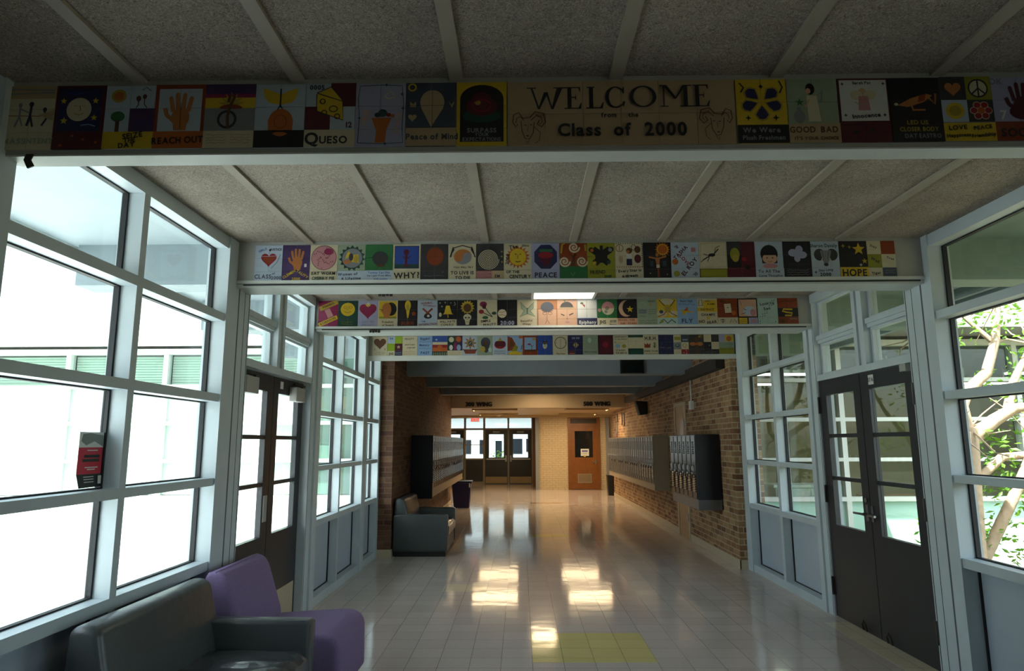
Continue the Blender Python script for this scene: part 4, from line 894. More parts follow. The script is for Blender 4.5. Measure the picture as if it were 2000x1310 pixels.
# the welcome panel: twelve larger tiles, serif lettering drawn as broad pen strokes
def serif(ch, x, y, h, w):
    T, t, s = h*.17, h*.045, h*.05; o = []
    R = lambda a, b, c, d: o.append(('r', x + a*w, y + b*h, x + c*w, y + d*h, 'ink'))
    P = lambda *pts: o.append(('p', [(x + a*w, y + b*h) for a, b in pts], 'ink'))
    tw = T/w; hw = t/w; sv = s/h
    if ch in 'EL':
        R(.18, 0, .18 + tw, 1); R(0, 0, .95, sv); P((.80, sv), (.95, sv), (1.0, .28), (.95, .28)); R(.05, 1 - sv, .5, 1)
        if ch == 'E': R(.05, 1 - sv, .92, 1); P((.80, 1 - sv), (.92, 1 - sv), (.92, .78), (.88, .78)); R(.18, .50, .68, .50 + sv); P((.62, .42), (.68, .42), (.68, .64), (.65, .64))
    if ch == 'W':
        P((.10, 1), (.16, 1), (.36, .0), (.31, 0)); P((.31, 0), (.36, 0), (.60, .78), (.48, .78)); P((.52, .78), (.58, .78), (.72, 0), (.68, 0)); P((.68, 0), (.74, 0), (1.0, 1), (.84, 1)); R(0, 1 - sv, .26, 1); R(.74, 1 - sv, 1.08, 1)
    if ch == 'M':
        R(.10, 0, .10 + hw*1.4, 1); P((.10, 1), (.22, 1), (.52, .40), (.45, .36)); P((.45, .36), (.52, .38), (.80, 1), (.72, 1)); R(.74, 0, .74 + tw, 1); R(0, 0, .26, sv); R(.62, 0, 1.0, sv); R(0, 1 - sv, .2, 1); R(.74, 1 - sv, 1.0, 1)
    if ch in 'CO':
        n_ = 28; a0, a1 = (0, 360) if ch == 'O' else (48, 312); out = []; inn = []
        for i in range(n_ + 1):
            a = math.radians(a0 + (a1 - a0)*i/n_); out.append((x + w*(.5 + .5*math.cos(a)), y + h*(.5 + .5*math.sin(a))))
            inn.append((x + w*.5 + (w*.5 - (T*.95 if ch == 'O' or math.cos(a) < 0 else T*.5))*math.cos(a), y + h*.5 + (h*.5 - t*1.3)*math.sin(a)))
        for i in range(n_): o.append(('p', [out[i], out[i+1], inn[i+1], inn[i]], 'ink'))
        if ch == 'C': P((.80, .80), (.88, .96), (.92, .96), (.92, .66), (.86, .66)); P((.80, .18), (.88, .04), (.96, .30), (.88, .30))
    return o
ops = []
for ch, xa, wd in (('W', 37, 70), ('E', 110, 34), ('L', 152, 34), ('C', 189, 40), ('O', 236, 52), ('M', 294, 62), ('E', 356, 34)):
    ops += serif(ch, xa*1.018, 76, 46, wd*1.018)
ops += [('t', 'from', 198, 60, 13, 'ink'), ('t', 'the', 246, 60, 13, 'ink'), ('t', 'Class', 140, 30, 36, 'ink', 0, .98), ('t', 'of', 224, 30, 36, 'ink', 0, .95), ('t', '2000', 308, 30, 38, 'ink', 0, .95)]
def ram(cx, cy, fl):
    f = lambda pts: [(cx + fl*a, cy + b) for a, b in pts]
    o = [('l', f([(-8, 22), (-16, 34), (-26, 30), (-28, 14), (-22, 4), (-18, 10)]), 2.2, 'brown'), ('l', f([(-6, 18), (-14, 26), (-20, 22), (-22, 12)]), 1.6, 'brown'),
         ('l', f([(6, 24), (16, 36), (32, 32), (36, 14), (28, 4), (20, 10), (24, 18)]), 2.4, 'brown'), ('l', f([(8, 18), (18, 28), (28, 24), (30, 14), (25, 10)]), 1.6, 'brown'),
         ('l', f([(-12, 16), (-10, -4), (-4, -20), (4, -22), (12, -8), (14, 14)]), 1.8, 'brown'), ('l', f([(-8, 22), (6, 24)]), 1.6, 'brown'), ('l', f([(-5, 8), (-1, 7)]), 1.8, 'ink'), ('l', f([(6, 8), (10, 9)]), 1.8, 'ink'),
         ('l', f([(-2, -14), (3, -15)]), 2.2, 'ink'), ('l', f([(-2, -24), (0, -32), (4, -24)]), 1.4, 'brown'), ('l', f([(14, 4), (26, -8), (24, -24), (16, -30)]), 1.4, 'brown'), ('l', f([(2, 6), (1, -6)]), 1.0, 'brown')]
    for a in range(5): o.append(('l', f([(16 + a*4, 34 - a*1.2), (18 + a*2.4, 26 - a)]), .9, 'brown'))
    return o
ops += ram(38, 32, 1) + ram(410, 36, -1)
mural(-.043, BY[0], ops, 'wide tan tile panel lettered WELCOME from the Class of 2000 with two ram heads', G1, w=.893, h=.268, cols=6, rows=(.132, .138), z0=2.730, bg='welcome', name='welcome_mural')

m1b = [
 ('painted tile mural of a blue five petal flower on bright yellow', 'yellow', [('r', 0, 0, 100, 38, 'black')] + [('p', [(50 + r_*math.cos(a + d_), 86 + r_*.95*math.sin(a + d_)) for r_, d_ in ((6, 0), (20, -.48), (32, -.5), (41, -.22), (43, 0), (41, .22), (32, .5), (20, .48))], 'dyellow') for a in (.75, 2.4, 3.45, 4.71, 5.95)] + [('p', [(50 + r_*math.cos(a + d_), 86 + r_*.95*math.sin(a + d_)) for r_, d_ in ((9, 0), (20, -.36), (31, -.4), (38, -.16), (39, 0), (38, .16), (31, .4), (20, .36))], 'navy') for a in (.75, 2.4, 3.45, 4.71, 5.95)] + [('l', [(8, 126), (16, 116), (10, 106)], 3, 'ink'), ('l', [(86, 130), (92, 116), (86, 104)], 3, 'ink'), ('s', 50, 118, 5, 4, .5, 'ink'), ('s', 22, 52, 6, 4, .4, 'ink'), ('s', 76, 52, 7, 4, .4, 'ink'), ('t', 'We Were', 46, 27, 15, 'grey'), ('t', 'Plush Freshmen', 50, 11, 13, 'grey', 0, .9)]),
 ('painted tile mural of an angel figure captioned GOOD BAD on pale green', 'sage', [('r', 0, 0, 100, 40, 'tan'), ('e', 46, 112, 9, 12, 'black'), ('e', 42, 108, 5, 6, 'peach'), ('p', [(38, 98), (58, 98), (64, 44), (40, 44)], 'cream'), ('l', [(44, 90), (34, 74)], 3, 'peach'), ('e', 22, 54, 11, 14, 'grey'), ('r', 18, 64, 26, 74, 'grey'), ('s', 24, 84, 9, 5, .4, 'green'), ('l', [(60, 98), (70, 108), (66, 84)], 2, 'grey'), ('t', 'GOOD', 26, 27, 17, 'brown', 0, .9), ('t', 'BAD', 78, 27, 17, 'brown', 0, .9), ('t', "IT'S YOUR CHOICE", 52, 9, 9, 'brown')]),
 ('painted tile mural of a faint yellow and pink angel with dark red border', 'maroon', [('r', 4, 44, 96, 130, 'white'), ('e', 48, 104, 8, 9, 'peach'), ('e', 36, 98, 12, 10, 'cream'), ('e', 62, 98, 12, 10, 'cream'), ('p', [(40, 96), (58, 96), (62, 66), (38, 66)], 'pink'), ('l', [(32, 84), (40, 78), (54, 80)], 2, 'sage'), ('s', 10, 122, 4, 4, .4, 'ink'), ('s', 90, 122, 4, 4, .4, 'ink'), ('s', 12, 56, 4, 4, .4, 'ink'), ('s', 88, 56, 4, 4, .4, 'ink'), ('t', 'Sarah Pat', 48, 124, 8, 'ink'), ('t', 'Innocence', 52, 55, 12, 'ink', 4), ('e', 30, 20, 6, 4, 'black'), ('e', 62, 24, 5, 4, 'black')]),
 ('painted tile mural of a crawling orange figure on black', 'black', [('p', [(14, 76), (34, 72), (66, 82), (84, 96), (72, 100), (40, 90), (22, 80)], 'skin'), ('p', [(54, 82), (68, 86), (72, 100), (58, 96)], 'rust'), ('l', [(40, 84), (44, 66), (68, 66)], 4, 'skin'), ('l', [(76, 92), (88, 78), (90, 100)], 4, 'skin'), ('e', 12, 78, 4, 3, 'cream'), ('t', 'LED US', 50, 40, 12, 'dyellow'), ('t', 'CLOSER BODY', 52, 26, 12, 'dyellow', 0, .85), ('t', 'DAT EASTRO', 58, 12, 12, 'grey', 0, .85)]),
 ('painted tile mural of heart, peace sign, sun and red flower squares', 'grey', [('r', 0, 86, 50, 135, 'dkgrey'), ('r', 50, 86, 100, 135, 'olive'), ('r', 0, 40, 50, 86, 'pale'), ('r', 50, 40, 100, 86, 'dkgrey'), ('r', 0, 0, 100, 38, 'yellow'), ('h', 25, 110, 17, 'skin'), ('e', 74, 110, 18, 18, 'cream'), ('ring', 74, 110, 18, 18, 3, 'ink'), ('l', [(74, 128), (74, 92)], 3, 'ink'), ('l', [(74, 110), (61, 98)], 3, 'ink'), ('l', [(74, 110), (87, 98)], 3, 'ink'), ('e', 25, 63, 18, 17, 'yellow'), ('e', 25, 63, 12, 11, 'dyellow')] + [('e', 75 + 14*math.cos(a), 63 + 13*math.sin(a), 8, 7.5, 'cream') for a in (0, 1.05, 2.1, 3.14, 4.19, 5.24)] + [('e', 75 + 14*math.cos(a), 63 + 13*math.sin(a), 6.5, 6, 'red') for a in (0, 1.05, 2.1, 3.14, 4.19, 5.24)] + [('e', 75, 63, 7, 7, 'orange'), ('t', 'LOVE', 26, 28, 13, 'ink', 3), ('t', 'Happiness', 26, 12, 10, 'ink', 3), ('t', 'PEACE', 74, 28, 11, 'ink', 6), ('t', 'Friendship', 74, 12, 10, 'ink', 6)]),
 ('painted tile mural of a dark red hand captioned SOCCER', 'lilac', [('r', 0, 0, 100, 40, 'rust'), ('hand', 56, 46, 1.15, 'maroon', -1), ('e', 60, 60, 30, 17, 'maroon'), ('t', 'OK', 10, 124, 17, 'grey'), ('t', '7', 18, 54, 26, 'white'), ('t', 'SOCCER', 56, 17, 24, 'ink', 0, .95)]),
]
for k, (lab, bg, ops) in enumerate(m1b):
    mural(.856 + .2*k, BY[0], ops, lab, G1, bg=bg)

G2 = 'tile murals on the second beam'
hexm = [(50 + 44*math.cos(math.radians(22.5 + 45*i)), 84 + 48*math.sin(math.radians(22.5 + 45*i))) for i in range(8)]
m2 = [
 ('painted tile mural of a red heart captioned CLASS OF 2000 on pale blue', 'pale', [('h', 50, 82, 30, 'red'), ('h', 50, 80, 20, 'rust'), ('l', [(20, 92), (84, 94)], 1.2, 'pale'), ('s', 52, 116, 5, 4, .5, 'ink'), ('t', 'GIRLS', 26, 116, 11, 'blue', 22), ('t', 'JUSTICE', 74, 118, 11, 'ink', 0), ('l', [(92, 100), (80, 70), (60, 48)], 3, 'grey'), ('t', 'CLASS', 32, 18, 21, 'slate', 0, .9), ('t', 'of', 70, 29, 11, 'slate'), ('t', '2000', 80, 13, 16, 'slate')]),
 ('painted tile mural of a brown hand on deep purple with yellow lettering', 'purple', [('hand', 54, 42, 1.2, 'skin', -1), ('r', 80, 52, 88, 64, 'white'), ('t', 'CLEMEN', 26, 26, 13, 'yellow', 32), ('t', 'TALITY', 74, 26, 13, 'yellow', -34), ('t', '2000', 52, 9, 13, 'yellow')]),
 ('painted tile mural of a round pink cookie captioned EAT WORM CHERRY PIE', 'cream', [('e', 50, 86, 46, 46, 'brown'), ('e', 50, 86, 44, 44, 'pink')] + [('e', 50 + r*math.cos(a*1.9), 86 + r*math.sin(a*1.9), 1.8, 1.8, 'maroon') for a, r in ((i, 8 + (i*7) % 32) for i in range(34))] + [('e', 66, 108, 16, 12, 'magenta'), ('t', 'EAT WORM', 50, 28, 15, 'ink', 0, .95), ('t', 'CHERRY PIE', 50, 10, 15, 'dgreen', 0, .9)]),
 ('painted tile mural of a dark leafy wreath around yellow butterflies', 'sage', [('s', 52, 84, 48, 15, .8, 'dgreen'), ('e', 52, 84, 36, 36, 'grey'), ('p', [(26, 80), (50, 92), (40, 110), (34, 104)], 'yellow'), ('p', [(50, 70), (76, 66), (74, 98), (56, 96)], 'yellow'), ('e', 34, 70, 14, 8, 'skin'), ('e', 48, 88, 8, 14, 'dkgrey'), ('e', 66, 80, 8, 14, 'dyellow'), ('r', 0, 0, 100, 36, 'pale'), ('t', 'Women of', 38, 25, 14, 'ink', 2), ('t', 'A Lifetime', 50, 9, 14, 'ink', 2)]),
 ('painted tile mural of a dark planet on green with pale blue caption', 'green', [('e', 54, 82, 29, 27, 'dgreen'), ('e', 54, 80, 27, 24, 'dkgrey'), ('e', 56, 56, 16, 5, 'brown'), ('r', 0, 0, 100, 38, 'pale'), ('t', 'Tommy Can Dim', 50, 30, 10, 'blue'), ('t', 'the Light From Mike', 50, 19, 9, 'slate'), ('t', 'with poems', 56, 7, 9, 'blue')]),
 ('painted tile mural of a red figure on blue captioned WHY?', 'cream', [('r', 6, 44, 94, 128, 'navy'), ('r', 9, 47, 91, 125, 'blue'), ('r', 9, 47, 91, 60, 'dgreen'), ('e', 48, 104, 10, 11, 'maroon'), ('l', [(48, 96), (47, 56)], 8, 'maroon'), ('l', [(34, 88), (48, 78), (64, 90)], 4, 'maroon'), ('e', 48, 54, 12, 4, 'maroon'), ('t', 'WHY?', 50, 19, 30, 'ink', 2)]),
 ('painted tile mural of a dull red globe on dark brown', 'dkgrey', [('e', 52, 88, 32, 36, 'brown'), ('e', 52, 88, 29, 33, 'rust'), ('l', [(26, 88), (78, 88)], 1.5, 'brown'), ('l', [(52, 56), (48, 120)], 1.5, 'brown'), ('s', 80, 30, 4, 5, .4, 'grey'), ('scrib', 14, 12, 86, 22, 1, 'grey')]),
 ('painted tile mural of an orange and grey swirl captioned TO LIVE IS TO DIE', 'cream', [('e', 52, 86, 32, 28, 'grey'), ('arc', 52, 86, 32, 28, 10, 200, 'skin'), ('e', 36, 80, 15, 12, 'skin'), ('e', 68, 90, 15, 11, 'grey'), ('l', [(8, 84), (16, 118), (50, 128), (86, 118), (96, 84)], 4, 'ink'), ('p', [(4, 84), (16, 124), (22, 112)], 'ink'), ('p', [(98, 82), (84, 126), (80, 112)], 'ink'), ('t', 'YOU WILL TRY', 54, 47, 9, 'ink'), ('t', 'TO LIVE IS', 50, 27, 17, 'ink', 0, .95), ('t', 'TO DIE', 52, 9, 16, 'ink')]),
 ('painted tile mural of a white spiral maze on dark brown', 'dkgrey', [('spiral', 44, 76, 38, 7, 2.6, 'cream'), ('s', 92, 104, 5, 4, .5, 'dyellow'), ('s', 92, 86, 5, 4, .5, 'dyellow'), ('s', 93, 66, 5, 4, .5, 'dyellow'), ('r', 0, 4, 58, 34, 'pink'), ('scrib', 2, 6, 56, 33, 5, 'brown'), ('r', 58, 0, 100, 34, 'tan'), ('t', 'EM', 76, 14, 14, 'ink')]),
 ('painted tile mural of a smiling sun captioned OF THE CENTURY', 'cream', [('s', 50, 84, 44, 18, .72, 'orange'), ('e', 50, 84, 30, 31, 'yellow'), ('l', [(40, 94), (46, 94)], 2.5, 'ink'), ('l', [(56, 94), (62, 94)], 2.5, 'ink'), ('l', [(51, 92), (49, 78), (54, 78)], 1.5, 'ink'), ('l', [(42, 68), (50, 65), (60, 68)], 3, 'ink'), ('t', 'The', 34, 122, 17, 'ink', 6), ('t', 'Shins', 78, 126, 11, 'ink'), ('t', '2000', 13, 76, 17, 'ink', 84), ('t', 'OF THE', 32, 29, 13, 'ink'), ('t', 'CENTURY', 58, 12, 17, 'ink', 0, .9)]),
 ('painted tile mural of a red strawberry in a blue octagon captioned PEACE', 'lilac', [('p', hexm, 'navy'), ('p', [(24, 88), (78, 88), (60, 52), (44, 48)], 'maroon'), ('e', 50, 90, 27, 12, 'red'), ('r', 28, 102, 74, 112, 'green'), ('l', [(50, 40), (50, 84)], 1.5, 'navy'), ('t', 'PEACE', 50, 17, 25, 'ink', 0, .98)]),
 ('painted tile mural of a curling brown tree on green ground', 'rust', [('r', 0, 0, 100, 48, 'green'), ('spiral', 52, 118, 20, 2, 6, 'cream'), ('spiral', 18, 66, 20, 2, 6, 'cream'), ('spiral', 80, 66, 20, 2, 6, 'cream'), ('l', [(6, 96), (10, 128), (20, 134)], 6, 'dyellow'), ('l', [(92, 128), (94, 104)], 6, 'dyellow'), ('p', [(40, 48), (58, 48), (54, 80), (66, 100), (50, 88), (34, 98), (46, 76)], 'brown'), ('l', [(40, 24), (46, 12), (54, 26)], 1.5, 'sage')]),
 ('painted tile mural of a black butterfly on lime yellow captioned FRIENDSHIP', 'olive', [('e', 50, 84, 22, 24, 'black'), ('l', [(50, 88), (20, 110)], 26, 'black'), ('l', [(50, 88), (82, 110)], 26, 'black'), ('l', [(44, 74), (26, 58)], 24, 'black'), ('l', [(58, 74), (76, 58)], 24, 'black'), ('e', 14, 108, 9, 9, 'black'), ('e', 86, 110, 9, 9, 'black'), ('r', 45, 100, 56, 124, 'black'), ('e', 17, 106, 6, 6, 'orange'), ('e', 82, 108, 7, 7, 'grey'), ('s', 26, 60, 9, 6, .4, 'yellow'), ('e', 76, 62, 7, 7, 'dgreen'), ('t', 'FRIEND', 36, 26, 17, 'ink', 2, .9), ('t', 'SHIP', 72, 10, 13, 'dgreen', 2)]),
 ('painted tile mural of small figures in a speckled border', 'cream', [('ring', 16, 114, 13, 13, 2, 'maroon'), ('l', [(16, 104), (16, 124)], 2, 'red'), ('e', 50, 104, 11, 11, 'brown'), ('e', 46, 100, 6, 6, 'skin'), ('p', [(40, 92), (58, 92), (60, 74), (40, 74)], 'white'), ('p', [(40, 74), (60, 74), (60, 50), (40, 50)], 'navy'), ('e', 80, 108, 11, 13, 'brown'), ('e', 80, 74, 12, 16, 'maroon'), ('e', 20, 72, 8, 14, 'tan'), ('ring', 66, 116, 8, 10, 2, 'ink')] + [('r', 4 + 8*i, 129, 7 + 8*i, 132, 'ink') for i in range(12)] + [('r', 95, 44 + 8*i, 98, 48 + 8*i, 'ink') for i in range(11)] + [('r', 4 + 8*i, 42, 8 + 8*i, 45, 'rust') for i in range(12)] + [('t', 'Every Star is', 50, 30, 13, 'ink', 3), ('t', 'a dream', 50, 12, 15, 'ink', 3)]),
 ('painted tile mural of a figure with spread arms below an orange sun on black', 'black', [('s', 70, 108, 28, 16, .72, 'orange'), ('e', 70, 108, 20, 20, 'yellow'), ('e', 70, 108, 17, 17, 'orange'), ('e', 50, 88, 6, 7, 'skin'), ('l', [(20, 80), (50, 74), (82, 82)], 6, 'skin'), ('p', [(42, 78), (60, 78), (56, 44), (48, 44)], 'skin'), ('r', 46, 40, 58, 52, 'cream'), ('l', [(52, 40), (54, 6)], 7, 'rust'), ('r', 24, 46, 36, 66, 'slate'), ('r', 68, 46, 82, 66, 'slate'), ('s', 24, 20, 3, 4, .4, 'white'), ('s', 84, 16, 3, 4, .4, 'white')]),
 ('painted tile mural with slanting maroon letters and yellow dots on lilac', 'pale', [('t', "'II", 20, 116, 17, 'maroon', 35), ('t', 'TASHA', 34, 96, 18, 'maroon', 45), ('t', 'LOVE', 48, 68, 17, 'red', -50), ('t', 'EL ROY', 64, 44, 21, 'maroon', 50), ('t', "'10", 84, 16, 15, 'ink', 40), ('e', 14, 62, 11, 11, 'orange'), ('e', 18, 18, 11, 11, 'olive'), ('r', 72, 98, 88, 114, 'pink')]),
 ('painted tile mural of a dark insect sketch over an olive band', 'cream', [('ring', 50, 85, 46, 46, 0, 'tan'), ('r', 0, 0, 100, 36, 'brown'), ('r', 3, 3, 97, 34, 'olive'), ('l', [(6, 128), (96, 130), (97, 42), (4, 40), (6, 128)], 2, 'tan'), ('e', 46, 86, 12, 6, 'ink'), ('l', [(14, 68), (34, 80), (52, 88), (70, 108)], 4, 'ink'), ('l', [(40, 82), (16, 90)], 2.5, 'ink'), ('l', [(36, 78), (30, 62)], 2.5, 'ink'), ('l', [(56, 92), (60, 112), (76, 120)], 2, 'ink'), ('l', [(20, 72), (6, 60)], 2.5, 'ink')]),
 ('painted tile mural of dark maroon squares with a faint gold face', 'maroon', [('r', 0, 86, 50, 135, 'dkgrey'), ('r', 0, 40, 50, 86, 'black'), ('e', 28, 88, 17, 24, 'olive'), ('e', 30, 74, 12, 14, 'dyellow'), ('e', 60, 70, 9, 8, 'red'), ('e', 72, 40, 10, 8, 'black')]),
 ('painted tile mural of a girl with black hair on pale blue', 'pale', [('e', 50, 88, 31, 34, 'dgreen'), ('r', 24, 54, 78, 86, 'black'), ('e', 52, 72, 26, 20, 'peach'), ('arc', 50, 84, 30, 36, 0, 180, 'black'), ('e', 42, 74, 3, 2.5, 'ink'), ('e', 62, 74, 3, 2.5, 'ink'), ('l', [(46, 62), (52, 59), (59, 62)], 1.8, 'red'), ('e', 52, 44, 26, 9, 'pink'), ('r', 0, 0, 100, 36, 'pale'), ('t', 'To All The', 46, 25, 15, 'slate'), ('t', 'Love Thoughts', 52, 9, 13, 'slate', 0, .9)]),
 ('painted tile mural of a white four petal flower on black', 'black', [('e', 36, 92, 17, 14, 'lilac'), ('e', 58, 104, 13, 15, 'lilac'), ('e', 68, 84, 17, 13, 'lilac'), ('e', 50, 72, 11, 14, 'lilac'), ('scrib', 6, 40, 94, 54, 3, 'dkgrey'), ('scrib', 10, 8, 90, 32, 3, 'grey')]),
 ('painted tile mural of a grey elephant head on pale blue with 2000', 'pale', [('t', 'Sharon Dansly', 46, 118, 17, 'dgreen', 0, .85), ('e', 30, 84, 20, 22, 'dkgrey'), ('e', 74, 84, 20, 22, 'dkgrey'), ('p', [(32, 100), (72, 100), (66, 70), (56, 46), (46, 46), (38, 70)], 'grey'), ('e', 51, 48, 8, 6, 'dkgrey'), ('l', [(40, 72), (30, 54)], 3, 'cream'), ('l', [(64, 72), (74, 54)], 3, 'cream'), ('l', [(40, 96), (44, 66)], 1.5, 'dkgrey'), ('l', [(62, 96), (58, 66)], 1.5, 'dkgrey'), ('t', 'Day Long', 48, 28, 11, 'ink', 4), ('t', '2000', 46, 12, 17, 'ink'), ('s', 12, 20, 6, 4, .4, 'ink')]),
 ('painted tile mural of yellow stars on black captioned HOPE', 'black', [('s', 70, 104, 24, 5, .42, 'yellow'), ('s', 16, 116, 9, 4, .35, 'dyellow'), ('s', 38, 112, 8, 4, .35, 'dyellow'), ('s', 88, 60, 11, 5, .4, 'yellow'), ('s', 74, 46, 7, 4, .4, 'cream'), ('r', 0, 0, 100, 38, 'yellow'), ('t', 'HOPE', 50, 18, 35, 'ink', 0, .92)]),
 ('painted tile mural of six plain cream, orange, olive and black squares', 'cream', [('t', 'Stay', 24, 114, 12, 'dgreen', -20), ('t', 'True', 80, 70, 12, 'slate', -15), ('t', 'Wall', 26, 64, 15, 'dgreen', -30), ('t', 'Tiger', 26, 16, 13, 'ink', 5), ('scrib', 58, 12, 94, 30, 2, 'grey')]),
]
for k, (lab, bg, ops) in enumerate(m2):
    cells = {(1, 2): 'rust', (0, 1): 'olive', (1, 0): 'slate'} if k == 22 else None
    mural(-1.905 + .1993*k, BY[1], ops, lab, G2, bg=bg, cells=cells)

